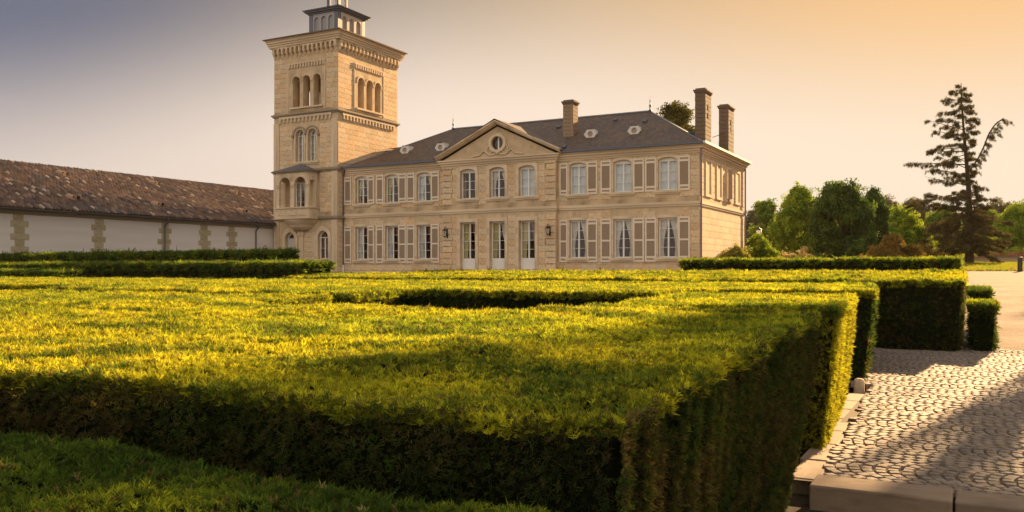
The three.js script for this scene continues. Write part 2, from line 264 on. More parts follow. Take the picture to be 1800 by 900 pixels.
// ---------------------------------------------------------------- the house
const houseBlocks = [];
const house = thing('stone_house', 'long two-storey pale stone country house with slate roof and central pediment', 'house', -37.5, 45.96, 1.0);
{
  const H = 7.35, D = 10, L = 24.3, C0 = 8.07, C1 = 15.86, P = 0.28;         // P: the middle bay stands forward
  const up = [[0.98, 1.98], [3.41, 4.45], [5.9, 6.96]], mid = [[9.33, 10.42], [11.42, 12.48], [13.42, 14.5]], rt = [[16.6, 17.64], [19.32, 20.41], [21.95, 23.03]];
  const UY = [5.15, 6.97], LY = [1.46, 3.64], DY = [0.8, 3.7], RISE = 0.13;
  const wallPiece = (x0, x1, y0, y1, holes, z0, depth) => part('wall', extrude(holed(rectPts(x0, x1, y0, y1), holes), depth, z0), M.wall, house);
  const hole = ([a, b], [c, d], r) => arcPts(a, b, c, d, r);
  wallPiece(0, C0, 0, H, up.flatMap(w => [hole(w, UY, RISE), hole(w, LY, 0)]), -0.45, 0.45);
  wallPiece(C0, C1, 0, H, mid.flatMap(w => [hole(w, UY, RISE), hole(w, DY, 0)]), -0.45 + 0.003, 0.45 + P);
  wallPiece(C1, L, 0, H, rt.flatMap(w => [hole(w, UY, RISE), hole(w, LY, 0)]), -0.45, 0.45);
  part('wall', [box(L - 0.45, L, 0, H, -D, -0.452), box(0, 0.4, 0, H, -D, -0.452), box(0.402, L - 0.452, 0, H, -D, -D + 0.4)], M.wall, house);
  part('inner_floor', [box(0.42, L - 0.47, 4.1, 4.3, -D + 0.42, -0.47), box(0.42, L - 0.47, 0.55, 0.75, -D + 0.42, -0.47), ...[8.2, 15.7].map(x => box(x, x + 0.15, 0.76, 4.09, -D + 0.42, -0.5)), ...[8.2, 15.7].map(x => box(x, x + 0.15, 4.31, H - 0.02, -D + 0.42, -0.5)), box(0.42, L - 0.47, 0.76, 4.09, -4.3, -4.2), box(0.42, L - 0.47, 4.31, H - 0.02, -4.3, -4.2)], M.room, house);
  // windows and doors
  const bx = ([a, b], [c, d], m = 0.16, lo = 0.24) => [a - m, b + m, c - lo, d + m];
  const holesL = [], holesC = [], holesR = [];
  const clothLow = [[M.curtain, M.drapeRed], [M.curtain, M.drapeRed], [M.curtain, M.drapeRed]];
  up.forEach((w, i) => {
    makeWindow(house, { x0: w[0], x1: w[1], y0: UY[0], y1: UY[1], rise: RISE, rows: 3, cloth: i < 2 ? M.drape : M.sheer, cloth2: i === 2 ? M.drape : null }); makeWindow(house, { x0: w[0], x1: w[1], y0: LY[0], y1: LY[1], cloth: clothLow[i][0], cloth2: clothLow[i][1] });
    holesL.push(bx(w, UY), bx(w, LY));
  });
  rt.forEach((w, i) => {
    makeWindow(house, { x0: w[0], x1: w[1], y0: UY[0], y1: UY[1], rise: RISE, rows: 3, cloth: M.sheer, full: true }); makeWindow(house, { x0: w[0], x1: w[1], y0: LY[0], y1: LY[1], cloth: M.curtain });
    holesR.push(bx(w, UY), bx(w, LY));
  });
  mid.forEach((w, i) => {
    makeWindow(house, { x0: w[0], x1: w[1], y0: UY[0], y1: UY[1], rise: RISE, rows: 3, at: P, recess: 0.24, surround: 0.2, deep: 0.035, cloth: i === 2 ? M.sheer : i ? M.curtain : null, full: i === 2 });
    makeWindow(house, { x0: w[0], x1: w[1], y0: DY[0], y1: DY[1], rows: 4, at: P, recess: 0.3, surround: 0.2, deep: 0.035, sill: false, panelled: 0.62, name: 'french_door', cloth: M.drape, cloth2: i === 1 ? M.curtain : M.drapeRed });
    holesC.push(bx(w, UY, 0.22), bx(w, DY, 0.22, 1));
  });
  // shutters folded back on the wing walls
  const pairs = [[[0.07, 0.66], [2.02, 2.55]], [[2.72, 3.3], [4.5, 5.1]], [[5.16, 5.76], [7.02, 7.62]], [[15.98, 16.5], [17.72, 18.36]], [[18.56, 19.2], [20.52, 21.16]], [[21.22, 21.86], [23.12, 23.76]]];
  for (const pr of pairs) for (const [a, b] of pr) { shutter(house, a, b, 5.1, 6.98, 0.035, false); shutter(house, a, b, 1.22, 3.68, 0.035, true); }
  // block facing
  const band = [[0, L, 4.2, 4.52]];
  courses(0.02, C0, 0, H, 0.36, [...holesL, ...band], 'z', 0, houseBlocks); courses(C1, L - 0.02, 0, H, 0.36, [...holesR, ...band], 'z', 0, houseBlocks);
  courses(C0 + 0.72, C1 - 0.72, 0, H, 0.36, [...holesC, ...band], 'z', P, houseBlocks);
  const sideH = [[1.0, 2.2, 4.75, 7.0], [3.25, 4.45, 4.75, 7.0], [5.45, 6.65, 4.75, 7.0], [7.6, 8.8, 4.75, 7.0], [0, D, 4.2, 4.52]];
  courses(0.02, D - 0.02, 0, H, 0.36, sideH, 'x', L, houseBlocks, [0.7, 1.3]);
  stones(house, houseBlocks);
  // rusticated strips at the edges of the middle bay
  for (const x0 of [C0, C1 - 0.7]) for (let i = 0; i < 20; i++) { const y = 0.02 + i * 0.367, long = i % 2 ? 0 : 0.1; if (y > 3.95 && y < 4.45) continue; const q = part('quoin', new RoundedBoxGeometry(0.7 - long, 0.33, 0.1, 1, 0.018), M.blocks[(i * 3 + (x0 > 9 ? 1 : 0)) % 8], house); q.position.set(x0 + (x0 < 9 ? (0.7 - long) / 2 : 0.7 - (0.7 - long) / 2), y + 0.18, P + 0.012); }
  // string course, plinth, cornice
  const run = (name, prof, m) => { // prof: [y0,y1,out]
    const g = []; for (const [y0, y1, o] of prof) { g.push(box(0, C0 - o, y0, y1, -0.02, o), box(C0 - o, C1 + o, y0, y1, -0.02, P + o), box(C1 + o, L + o, y0, y1, -0.02, o), box(L - 0.02, L + o, y0, y1, -D - o, -0.021)); } part(name, g, m, house);
  };
  run('string_course', [[4.24, 4.34, 0.05], [4.343, 4.46, 0.085], [4.463, 4.5, 0.045]], M.trim);
  run('plinth', [[0, 0.62, 0.07], [0.623, 0.68, 0.04]], M.trim);
  run('cornice', [[7.1, 7.2, 0.06], [7.203, 7.33, 0.12], [7.333, 7.46, 0.21], [7.463, 7.55, 0.28]], M.trim);
  // roofs
  const ov = 0.3, E = 7.56, RG = 10.5, x0 = -0.0, x1 = L + ov, zf = ov, zb = -D - ov, rl = 5.5, rr = 19.75, zr = -5;
  const A = [x0, E, zf], B = [x1, E, zf], Cc = [x1, E, zb], Dd = [x0, E, zb], r1 = [rl, RG, zr], r2 = [rr, RG, zr];
  part('roof', [face([A, B, r2, r1]), face([B, Cc, r2]), face([Cc, Dd, r1, r2]), face([Dd, A, r1]), face([A, Dd, Cc, B])], M.slate, house);
  { // lower roof joining the house to the tower
    const lz = -6.3, ly = 9.75, a = [0.02, E + 0.004, zf + 0.004], b = [9, E + 0.004, zf + 0.004], c = [9, ly, lz], d = [0.02, ly, lz], e = [9, E, zb + 0.005], f = [0.02, E, zb + 0.005];
    part('link_roof', [face([a, b, c, d]), face([d, c, e, f]), face([a, d, f])], M.slate, house);
    part('roof_vent', [face([[0.1, 9.32, -4.0], [2.2, 9.55, -4.6], [2.2, 9.7, -6.3], [0.1, 9.7, -6.3]]), box(0.1, 2.1, 8.95, 9.3, -5.9, -4.4)], M.slate, house);
  }
  part('ridge_capping', [rod([rl, RG + 0.02, zr], [rr, RG + 0.02, zr], 0.07), rod([rl, RG, zr], [0, E, zf], 0.05), rod([rr, RG, zr], [x1, E, zf], 0.05), rod([rr, RG, zr], [x1, E, zb], 0.05)], M.zinc, house);
  part('gutter', box(0.05, C0 - 0.3, E - 0.02, E + 0.11, ov - 0.01, ov + 0.14), M.lead, house); part('gutter', box(C1 + 0.3, L + ov, E - 0.02, E + 0.11, ov - 0.01, ov + 0.14), M.lead, house);
  part('gutter', [box(L + ov - 0.01, L + ov + 0.13, E - 0.02, E + 0.1, zb, ov + 0.14)], M.zincPale, house);
  for (const z of [0.1, -D + 0.1]) part('downpipe', cyl(L + 0.1, 0, E, z, 0.05), M.zinc, house);
  part('downpipe', [rod([0.28, E - 0.1, 0.3], [0.02, E - 0.5, 0.1], 0.05), cyl(0.02, 1.1, E - 0.5, 0.1, 0.05)], M.lead, house); part('downpipe_shoe', cyl(0.02, 0, 1.1, 0.1, 0.06), M.frame, house);
  // pediment
  const pc = (C0 + C1) / 2, hwP = (C1 - C0) / 2 + 0.28, ay = 9.62, by = 7.58, oc = [pc, 8.42];
  const ell = (rx, ry, n = 24) => Array.from({ length: n }, (_, i) => [oc[0] + rx * Math.cos(i / n * 6.2832), oc[1] + ry * Math.sin(i / n * 6.2832)]);
  part('tympanum', extrude(holed([[C0, by], [C1, by], [pc, ay - 0.2]], [ell(0.44, 0.42)]), 0.4, P - 0.4), M.wall, house);
  const pf = part('pediment_cornice', [
    ...[-1, 1].flatMap(s => [[0.36, 0.0, 0.20], [0.26, 0.06, 0.32], [0.14, 0.14, 0.42]].map(([th, off, out]) => { const sh = shapeOf([[pc + s * (hwP + 0.1), by + off - 0.02], [pc, ay + 0.18 - 0.36 + off + 0.1], [pc, ay + 0.18 - 0.36 + off + 0.1 + th * 0.62], [pc + s * (hwP + 0.1), by + off + th * 0.62 - 0.02]].sort(() => 0)); return extrude(sh, out, P - 0.02); }))], M.trim, house);
  part('pediment_roof', [face([[C0 - 0.5, by + 0.1, P + 0.42], [pc, ay + 0.22, P + 0.42], [pc, ay + 0.22, -4.2], [C0 - 0.5, by + 0.1, -0.3]].reverse()), face([[C1 + 0.5, by + 0.1, P + 0.42], [pc, ay + 0.22, P + 0.42], [pc, ay + 0.22, -4.2], [C1 + 0.5, by + 0.1, -0.3]])], M.slate, house);
  const ow = part('oculus', extrude(holed(ell(0.6, 0.57), [ell(0.43, 0.41)]), 0.12, P - 0.03, 0.015), M.trim, house);
  part('oculus_glass', extrude(shapeOf(ell(0.44, 0.42)), 0.01, P - 0.2), mat(0.05, 0.045, 0.04, 0.15), ow); part('glazing_bar', box(pc - 0.045, pc + 0.045, 8.0, 8.84, P - 0.18, P - 0.12), M.frame, ow);
  part('carved_scroll', [-1, 1].flatMap(s => [tube([[pc + s * 0.15, 7.78, P + 0.03], [pc + s * 0.5, 7.72, P + 0.05], [pc + s * 0.95, 7.98, P + 0.04], [pc + s * 1.2, 7.78, P + 0.04], [pc + s * 1.75, 7.68, P + 0.03]], 0.05), tube([[pc + s * 0.62, 8.3, P + 0.03], [pc + s * 0.72, 8.0, P + 0.05], [pc + s * 0.5, 7.8, P + 0.05], [pc + s * 0.35, 7.92, P + 0.04]], 0.04)]).concat([new THREE.SphereGeometry(0.13, 10, 8).translate(pc, 7.84, P + 0.02)]), M.trim, house);
  // round attic dormers, chimneys, finials, roof lights
  const slopeZ = y => -(y - E) / (RG - E) * (ov - zr) + ov;
  for (const x of [3.95, 6.75, 17.2, 19.95]) {
    const y = x < 9 ? 8.72 : 8.84, z = slopeZ(y) + 0.28, hex = (r, n = 6) => Array.from({ length: n }, (_, i) => [x + r * 1.15 * Math.cos(i / n * 6.2832), y + r * 0.86 * Math.sin(i / n * 6.2832)]), circ = Array.from({ length: 16 }, (_, i) => [x + 0.17 * Math.cos(i / 16 * 6.2832), y + 0.17 * Math.sin(i / 16 * 6.2832)]);
    const d = part('dormer', [extrude(holed(hex(0.36), [circ]), 0.1, z), box(x - 0.46, x + 0.46, y - 0.36, y - 0.29, z - 0.2, z + 0.13)], M.zincPale, house);
    part('louvre', extrude(shapeOf(circ), 0.02, z + 0.01), M.taupe, d);
    part('dormer_hood', [face([[x - 0.314, y, z + 0.1], [x - 0.207, y + 0.31, z + 0.1], [x - 0.09, y + 0.33, z - 0.95], [x - 0.3, y + 0.05, z - 0.6]].reverse()), face([[x + 0.314, y, z + 0.1], [x + 0.207, y + 0.31, z + 0.1], [x + 0.09, y + 0.33, z - 0.95], [x + 0.3, y + 0.05, z - 0.6]]), face([[x - 0.207, y + 0.31, z + 0.1], [x + 0.207, y + 0.31, z + 0.1], [x + 0.09, y + 0.33, z - 0.95], [x - 0.09, y + 0.33, z - 0.95]]), face([[x + 0.314, y, z + 0.1], [x + 0.207, y - 0.31, z + 0.1], [x + 0.2, y - 0.3, z - 0.3], [x + 0.3, y + 0.05, z - 0.6]].reverse())], M.zincPale, d);
  }
  const chimney = (x0, x1, z0, z1, y0, y1, m, cap, pots) => {
    const c = part('chimney', box(x0, x1, y0, y1, z0, z1), m, house), n = Math.round((y1 - y0) / 0.24), ch = (y1 - y0) / n;
    const bl = []; for (let i = 0; i < n; i++) bl.push(new RoundedBoxGeometry(x1 - x0 + 0.03, ch - 0.014, z1 - z0 + 0.03, 1, 0.008).translate((x0 + x1) / 2 + R(-0.006, 0.006), y0 + (i + 0.5) * ch, (z0 + z1) / 2));
    part('masonry_course', bl, m, c); part('chimney_cap', [box(x0 - 0.06, x1 + 0.06, y1, y1 + 0.09, z0 - 0.06, z1 + 0.06), box(x0 - 0.1, x1 + 0.1, y1 + 0.092, y1 + 0.17, z0 - 0.1, z1 + 0.1), box(x0, x1, y1 + 0.172, y1 + 0.25, z0, z1)], cap, c);
    if (pots) part('flue_opening', box(x1 + 0.015, x1 + 0.035, y1 - 0.95, y1 - 0.6, (z0 + z1) / 2 - 0.1, (z0 + z1) / 2 + 0.1), M.black, c), part('flue_opening', box(x1 + 0.015, x1 + 0.035, y1 - 1.35, y1 - 1.05, (z0 + z1) / 2 - 0.1, (z0 + z1) / 2 + 0.1), M.black, c);
    return c;
  };
  chimney(15.25, 15.9, -2.75, -2.05, 8.3, 10.85, M.brick, M.brickDark); part('chimney_flashing', box(15.15, 16.0, 8.3, 8.62, -2.85, -1.72), M.lead, house);
  chimney(L - 0.58, L - 0.02, -2.25, -1.1, 7.3, 10.55, M.brickDark, M.brickDark, true); chimney(L - 0.58, L - 0.02, -7.35, -6.1, 7.3, 10.5, M.brickDark, M.brickDark, true);
  part('stay_rod', [rod([L - 0.3, 9.0, -1.2], [L - 1.9, 8.55, -3.2], 0.018), rod([L - 0.3, 9.0, -6.2], [L - 0.4, 8.1, -2.3], 0.018)], M.iron, house);
  for (const x of [rl, rr]) part('finial', new THREE.LatheGeometry(V2([[0, 0], [0.11, 0], [0.1, 0.08], [0.04, 0.14], [0.05, 0.3], [0.085, 0.36], [0.03, 0.43], [0.025, 0.6], [0.05, 0.64], [0.012, 0.72], [0, 1.05]]), 10).translate(x, RG, zr), M.lead, house);
  for (const [x, y] of [[11.2, 9.95], [14.2, 9.75], [17.9, 9.95], [20.0, 9.6], [16.1, 7.95], [8.2, 9.3]]) part('roof_light', box(-0.11, 0.11, -0.05, 0.1, -0.16, 0.16).rotateX(0.5).translate(x, y, slopeZ(y) + 0.03), M.lead, house);
  part('side_dormer', [box(L - 1.6, L - 0.9, 8.1, 8.75, -4.5, -3.6), box(L - 1.7, L - 0.8, 8.75, 8.83, -4.6, -3.5)], M.lead, house); part('side_dormer', [box(L - 1.1, L - 0.5, 7.9, 8.4, -3.3, -2.5), box(L - 1.2, L - 0.4, 8.4, 8.48, -3.4, -2.4)], M.lead, house);
  // blind windows of the end wall
  [[1.1, 2.1], [3.35, 4.35], [5.55, 6.55], [7.7, 8.7]].forEach(([a, b], i) => {
    const g = extrude(holed(rectPts(-0.62, 0.62, -0.05, 2.05), [rectPts(-0.46, 0.46, 0.1, 1.9)]), 0.08, -0.02), o = part('blind_window', g, M.trim, house); o.position.set(L, 4.86, -(a + b) / 2); o.rotation.y = Math.PI / 2;
    part('recess_panel', box(-0.46, 0.46, 0.1, 1.9, 0.004, 0.02), i % 2 ? M.blocks[2] : M.blocks[0], o);
    part('panel_rib', [box(-0.46, -0.38, 0.1, 1.9, 0.02, 0.05), box(0.38, 0.46, 0.1, 1.9, 0.02, 0.05)], M.trim, o);
    if (i === 2) { const s = part('open_shutter', [box(0, 0.4, 0, 1.75, 0, 0.04)], M.taupe, o); s.position.set(-0.3, 0.15, 0.05); s.rotation.y = -0.35; part('shutter_box', box(-0.3, 0.3, -0.02, 0.16, 0.02, 0.14), M.trimDark, o); }
  });
  // steps to the doors
  part('steps', [0, 1, 2, 3].map(i => box(8.8 - i * 0.3, 15.1 + i * 0.3, 0, 0.78 - i * 0.19, P + 0.08, P + 0.5 + i * 0.34)), M.trim, house);
  lantern('black iron lantern on the quoins left of the three french doors', house, 8.42, 3.0, P + 0.06); lantern('black iron lantern on the quoins right of the three french doors', house, 15.5, 3.0, P + 0.06);
}

// ---------------------------------------------------------------- the tower
const tower = thing('stone_tower', 'tall square stone tower with arched belfry openings and a slate lantern on top', 'tower', -37.5, 45.36, 1.0);
{
  const X0 = -5.66, X1 = -0.02, D = 6.7, T = 0.5, W = X1 - X0, cx = (X0 + X1) / 2, TOP = 15.65;
  const bel = [-3.62, -2.7, -1.78].map(x => [x - 0.31, x + 0.31]), belY = [11.9, 13.98], lv2 = [[-3.7, -2.94], [-2.62, -1.86]], lv2Y = [8.16, 10.36];
  const belS = [2.4, 3.35, 4.3].map(x => [x - 0.33, x + 0.33]);
  const door = [-4.62, -3.78, 0.7, 3.35], win = [-1.7, -0.82, 1.5, 3.42], log = [[-4.32, -3.32], [-2.98, -1.98]], logY = [4.95, 6.9];
  const frontHoles = [...bel.map(([a, b]) => arcPts(a, b, ...belY, 0.31)), ...lv2.map(([a, b]) => arcPts(a, b, ...lv2Y, 0.38)), arcPts(...door, 0.42), arcPts(...win, 0.44), rectPts(-3.7, -2.86, 4.95, 6.75)];
  part('wall', extrude(holed(rectPts(X0, X1, 0, TOP + 0.7), frontHoles), T, -T), M.wall, tower);
  part('wall', extrude(holed(rectPts(X0, X1, 0, TOP + 0.7), bel.map(([a, b]) => arcPts(a, b, ...belY, 0.31))), T, -D), M.wall, tower);
  const sideWall = (x, s) => { const m = part('wall', extrude(holed(rectPts(-D + T + 0.002, -T - 0.002, 0, TOP + 0.7), belS.map(([a, b]) => arcPts(-b, -a, ...belY, 0.33))), T, 0), M.wall, tower); m.rotation.y = -Math.PI / 2; m.position.x = x; };
  sideWall(X1, 1); sideWall(X0 + T, -1);
  part('inner_floor', [box(X0 + T + 0.01, X1 - T - 0.01, 11.1, 11.3, -D + T + 0.01, -T - 0.01), box(X0 + T + 0.01, X1 - T - 0.01, 7.6, 7.7, -D + T + 0.01, -T - 0.01), box(X0 + T + 0.01, X1 - T - 0.01, 4.2, 4.3, -D + T + 0.01, -T - 0.01), box(X0 + T + 0.01, X1 - T - 0.01, 15.3, 15.4, -D + T + 0.01, -T - 0.01)], M.room, tower);
  // blocks
  const bl = [], holesF = [[-4.42, -1.0, 11.55, 15.05], [-4.0, -1.55, 7.95, 10.75], [-4.75, -1.55, 4.2, 7.95], [-5.0, -3.4, 0, 3.8], [-2.0, -0.5, 1.1, 3.85], [X0, X1, 4.1, 4.4], [X0, X1, 7.36, 7.66], [X0, X1, 10.85, 11.55], [-4.6, -1.6, 3.4, 4.4]];
  courses(X0 + 0.01, X1 - 0.01, 0, TOP, 0.33, holesF, 'z', 0, bl); courses(0.01, D - 0.01, 6.6, TOP, 0.33, [[1.7, 5.0, 11.55, 15.05], [0, D, 10.85, 11.55], [0, D, 7.36, 7.66]], 'x', X1, bl);
  courses(0.01, 0.58, 0, 6.6, 0.33, [[0, 1, 4.1, 4.4]], 'x', X1, bl, [0.6, 0.9]);
  stones(tower, bl);
  // bands
  const ring = (y0, y1, o) => [box(X0 - o, X1 + o, y0, y1, -0.02, o), box(X0 - o, X1 + o, y0, y1, -D - o, -D + 0.02), box(X1 - 0.02, X1 + o, y0, y1, -D + 0.021, -0.021), box(X0 - o, X0 + 0.02, y0, y1, -D + 0.021, -0.021)];
  for (const [y, dk] of [[4.14, 1], [7.4, 1], [11.3, 1]]) part('string_course', [...ring(y, y + 0.09, 0.08), ...ring(y + 0.093, y + 0.19, 0.16), ...ring(y + 0.193, y + 0.24, 0.07)], dk ? M.trimDark : M.trim, tower);
  for (const [a, b] of [[X0, X0 + 0.5], [X1 - 0.5, X1]]) for (const [y0, y1] of [[0, 4.13], [4.39, 7.39], [7.65, 10.9]]) part('corner_strip', box(a + 0.005, b - 0.005, y0 + 0.003, y1 - 0.003, 0.02, 0.07), M.trim, tower);
  for (let i = 0; i < 14; i++) { const x = lerp(X0 + 0.62, X1 - 0.62, i / 13); part('dentil', new RoundedBoxGeometry(0.13, 0.3, 0.1, 1, 0.02), M.trim, tower).position.set(x, 11.02, 0.05); }
  for (let i = 0; i < 17; i++) { const z = -lerp(0.55, D - 0.55, i / 16); part('dentil', new RoundedBoxGeometry(0.1, 0.3, 0.13, 1, 0.02), M.trim, tower).position.set(X1 + 0.05, 11.02, z); }
  part('dentil_band', [box(X0 + 0.5, X1 - 0.5, 11.16, 11.3, 0.02, 0.1), box(X1 + 0.02, X1 + 0.1, 11.16, 11.3, -D + 0.4, -0.4)], M.trim, tower);
  // corbel table and cornice: a corbel and a little arch head each
  const corb = shapeOf([[0, 0], [0.07, 0], [0.11, 0.12], [0.18, 0.2], [0.22, 0.36], [0.22, 0.5], [0, 0.5]]), corbG = extrude(corb, 0.15).translate(0, 0, -0.075).rotateY(-Math.PI / 2);
  const nF = 15, nS = 17;
  for (let i = 0; i < nF; i++) part('corbel', corbG, M.trim, tower).position.set(lerp(X0 + 0.12, X1 - 0.12, i / (nF - 1)), 15.42, 0.01);
  for (let i = 0; i < nS; i++) { const c = part('corbel', corbG, M.trim, tower); c.position.set(X1 + 0.01, 15.42, -lerp(0.14, D - 0.14, i / (nS - 1))); c.rotation.y = Math.PI / 2; }
  const archRow = (n, a, b) => { const step = (b - a) / (n - 1), hs = []; for (let i = 0; i < n - 1; i++) { const c = a + (i + 0.5) * step; hs.push(arcPts(c - step * 0.3, c + step * 0.3, 15.7, 16.02, step * 0.3, 6).map(p => [p[0], Math.max(p[1], 15.7)])); } return extrude(holed(rectPts(a - 0.12, b + 0.12, 15.69, 16.12), hs), 0.2); };
  part('arcade', archRow(nF, X0 + 0.12, X1 - 0.12).translate(0, 0, 0.02), M.trim, tower);
  const ar2 = part('arcade', archRow(nS, 0.14, D - 0.14).translate(0, 0, 0.02), M.trim, tower); ar2.rotation.y = Math.PI / 2; ar2.position.set(X1, 0, 0);
  part('cornice', [...ring(16.123, 16.27, 0.27), ...ring(16.273, 16.4, 0.33), ...ring(16.403, 16.56, 0.40), ...ring(16.563, 16.68, 0.46)], M.trim, tower);
  const e = 0.52, E = 16.69, pk = 17.7, ax = [X0 - e, E, e], bx = [X1 + e, E, e], c2 = [X1 + e, E, -D - e], d2 = [X0 - e, E, -D - e], pt = [cx, pk, -D / 2];
  part('roof', [face([ax, bx, pt]), face([bx, c2, pt]), face([c2, d2, pt]), face([d2, ax, pt]), face([ax, d2, c2, bx])], mat(0.12, 0.07, 0.05, 0.85, { map: slateMap }), tower);
  part('roof_edge', [box(X0 - e - 0.03, X1 + e + 0.03, E - 0.06, E + 0.02, e - 0.04, e + 0.05), box(X1 + e - 0.04, X1 + e + 0.05, E - 0.06, E + 0.02, -D - e, e - 0.042)], M.brickDark, tower);
  // belfry panels with three arches, columns and hood moulds
  const belfry = (o, list, x0, x1, r) => {
    const y0 = 11.62, y1 = 14.55, f = part('belfry_panel', extrude(holed(rectPts(x0, x1, y0, y1), list.map(([a, b]) => arcPts(a - 0.001, b + 0.001, belY[0], belY[1], r))), 0.03, 0.0), M.wall, o);
    part('panel_border', [box(x0 - 0.08, x0, y0, y1 + 0.3, 0.01, 0.055), box(x1, x1 + 0.08, y0, y1 + 0.3, 0.01, 0.055), box(x0 - 0.08, x1 + 0.08, y1 + 0.303, y1 + 0.38, 0.01, 0.08)], M.trim, f);
    for (let i = 0; i < 13; i++) part('dentil', box(-0.06, 0.06, 0, 0.26, 0.0, 0.09), M.trim, f).position.set(lerp(x0 + 0.08, x1 - 0.08, i / 12), y1 + 0.03, 0.012);
    for (const [a, b] of list) part('hood_mould', extrude(archRing((a + b) / 2, belY[1] - r, r + 0.04, r + 0.13, 0.05), 0.07, 0.02), M.trim, f);
    for (let i = 0; i < list.length - 1; i++) { const x = (list[i][1] + list[i + 1][0]) / 2; part('column', [cyl(x, belY[0], belY[1] - r - 0.22, -0.1, 0.085), cyl(x, belY[1] - r - 0.22, belY[1] - r, -0.1, 0.09, 0.17), cyl(x, belY[0], belY[0] + 0.14, -0.1, 0.14, 0.1)], M.trim, f); }
    part('sill', box(list[0][0] - 0.2, list[list.length - 1][1] + 0.2, belY[0] - 0.13, belY[0] - 0.01, 0.02, 0.16), M.trim, f);
    return f;
  };
  belfry(tower, bel, -4.3, -1.12, 0.31);
  { const f = belfry(tower, belS, 1.75, 4.95, 0.33); f.rotation.y = Math.PI / 2; f.position.set(X1, 0, 0); }
  // second-floor windows, ground-floor door and window
  for (const [a, b] of lv2) { const w = makeWindow(tower, { x0: a, x1: b, y0: lv2Y[0], y1: lv2Y[1], rise: 0.38, leaves: 2, rows: 3, recess: 0.3, surround: 0.1, cloth: M.curtain }); part('hood_mould', extrude(archRing(0, 1.82, 0.49, 0.6, 0.04), 0.1, 0.0), M.trimDark, w); }
  part('hood_stop', [box(-4.02, -3.82, 9.86, 10.0, 0, 0.14), box(-1.74, -1.54, 9.86, 10.0, 0, 0.14)], M.trimDark, tower);
  const dr = part('door', extrude(holed(arcPts(door[0], door[1], door[2], door[3], 0.42), [arcPts(-4.5, -3.9, 2.95, 3.22, 0.27)]), 0.07, -0.3), M.greyDoor, tower);
  part('door_panel', [box(-4.52, -4.24, 0.85, 1.7, -0.24, -0.215), box(-4.16, -3.88, 0.85, 1.7, -0.24, -0.215), box(-4.52, -4.24, 1.85, 2.7, -0.24, -0.215), box(-4.16, -3.88, 1.85, 2.7, -0.24, -0.215)], M.greyDoor, dr);
  part('door_handle', new THREE.SphereGeometry(0.05, 8, 6).translate(-4.42, 1.76, -0.2), M.iron, dr); part('pane', new THREE.CircleGeometry(0.3, 12, 0, Math.PI).translate(-4.2, 2.93, -0.27), M.glass, dr);
  part('surround', extrude(holed(arcPts(door[0] - 0.3, door[1] + 0.3, 0.66, door[3] + 0.3, 0.72), [arcPts(door[0], door[1], 0.665, door[3], 0.42)]), 0.1, -0.02), M.trim, dr);
  makeWindow(tower, { x0: win[0], x1: win[1], y0: win[2], y1: win[3], rise: 0.44, rows: 2, recess: 0.22, surround: 0.26, deep: 0.06, cloth: M.drapeRed });
  part('pilaster', [box(-3.3, -2.95, 0.0, 3.35, 0.02, 0.12), box(-3.38, -2.87, 3.1, 3.4, 0.02, 0.2)], M.trim, tower); part('base_mould', box(-1.9, -0.62, 0.95, 1.1, 0.02, 0.14), M.trimDark, tower);
  part('plinth', ring(0, 0.45, 0.1), M.trim, tower);
  // oriel loggia on its corbelled half-round foot
  const oc = -3.15, ow = 1.42, od = 0.95, oy = 4.3;
  const loggia = part('loggia', [extrude(holed(rectPts(oc - ow, oc + ow, 4.95, 7.32), log.map(([a, b]) => arcPts(a, b, 5.0, logY[1] + 0.12, 0.5))), 0.16, od - 0.16), box(oc - ow, oc - ow + 0.16, 4.95, 7.32, 0.02, 0.3), box(oc + ow - 0.16, oc + ow, 4.95, 7.32, 0.02, 0.3), box(oc - ow, oc - ow + 0.16, 6.8, 7.32, 0.3, od - 0.162), box(oc + ow - 0.16, oc + ow, 6.8, 7.32, 0.3, od - 0.162), box(oc - ow + 0.162, oc + ow - 0.162, 7.1, 7.32, 0.02, od - 0.162)], M.trim, tower);
  for (const x of [log[0][0] - 0.1, oc, log[1][1] + 0.1]) part('column', [cyl(x, 5.02, 6.25, od - 0.06, 0.09), cyl(x, 6.25, 6.5, od - 0.06, 0.1, 0.2), cyl(x, 5.0, 5.15, od - 0.06, 0.16, 0.1)], M.trim, loggia);
  part('parapet', [box(oc - ow - 0.06, oc + ow + 0.06, 4.28, 4.9, 0.02, od + 0.04), box(oc - ow - 0.14, oc + ow + 0.14, 4.9, 5.0, 0.02, od + 0.12), box(oc - ow - 0.12, oc + ow + 0.12, 4.2, 4.28, 0.02, od + 0.1)], M.trim, loggia);
  for (const x of [-1, 0, 1]) part('parapet_panel', new RoundedBoxGeometry(0.72, 0.36, 0.06, 1, 0.02).translate(oc + x * 0.92, 4.6, od + 0.04), M.blocks[5], loggia);
  part('corbel_foot', new THREE.LatheGeometry(V2([[0, 0], [0.62, 0], [0.66, 0.14], [0.9, 0.2], [1.0, 0.34], [1.0, 0.42], [1.22, 0.5], [1.36, 0.66], [1.42, 0.72], [1.42, 0.8]]), 20, -Math.PI / 2, Math.PI).scale(1, 1, 0.68).translate(oc, 3.42, 0.01), M.trim, loggia);
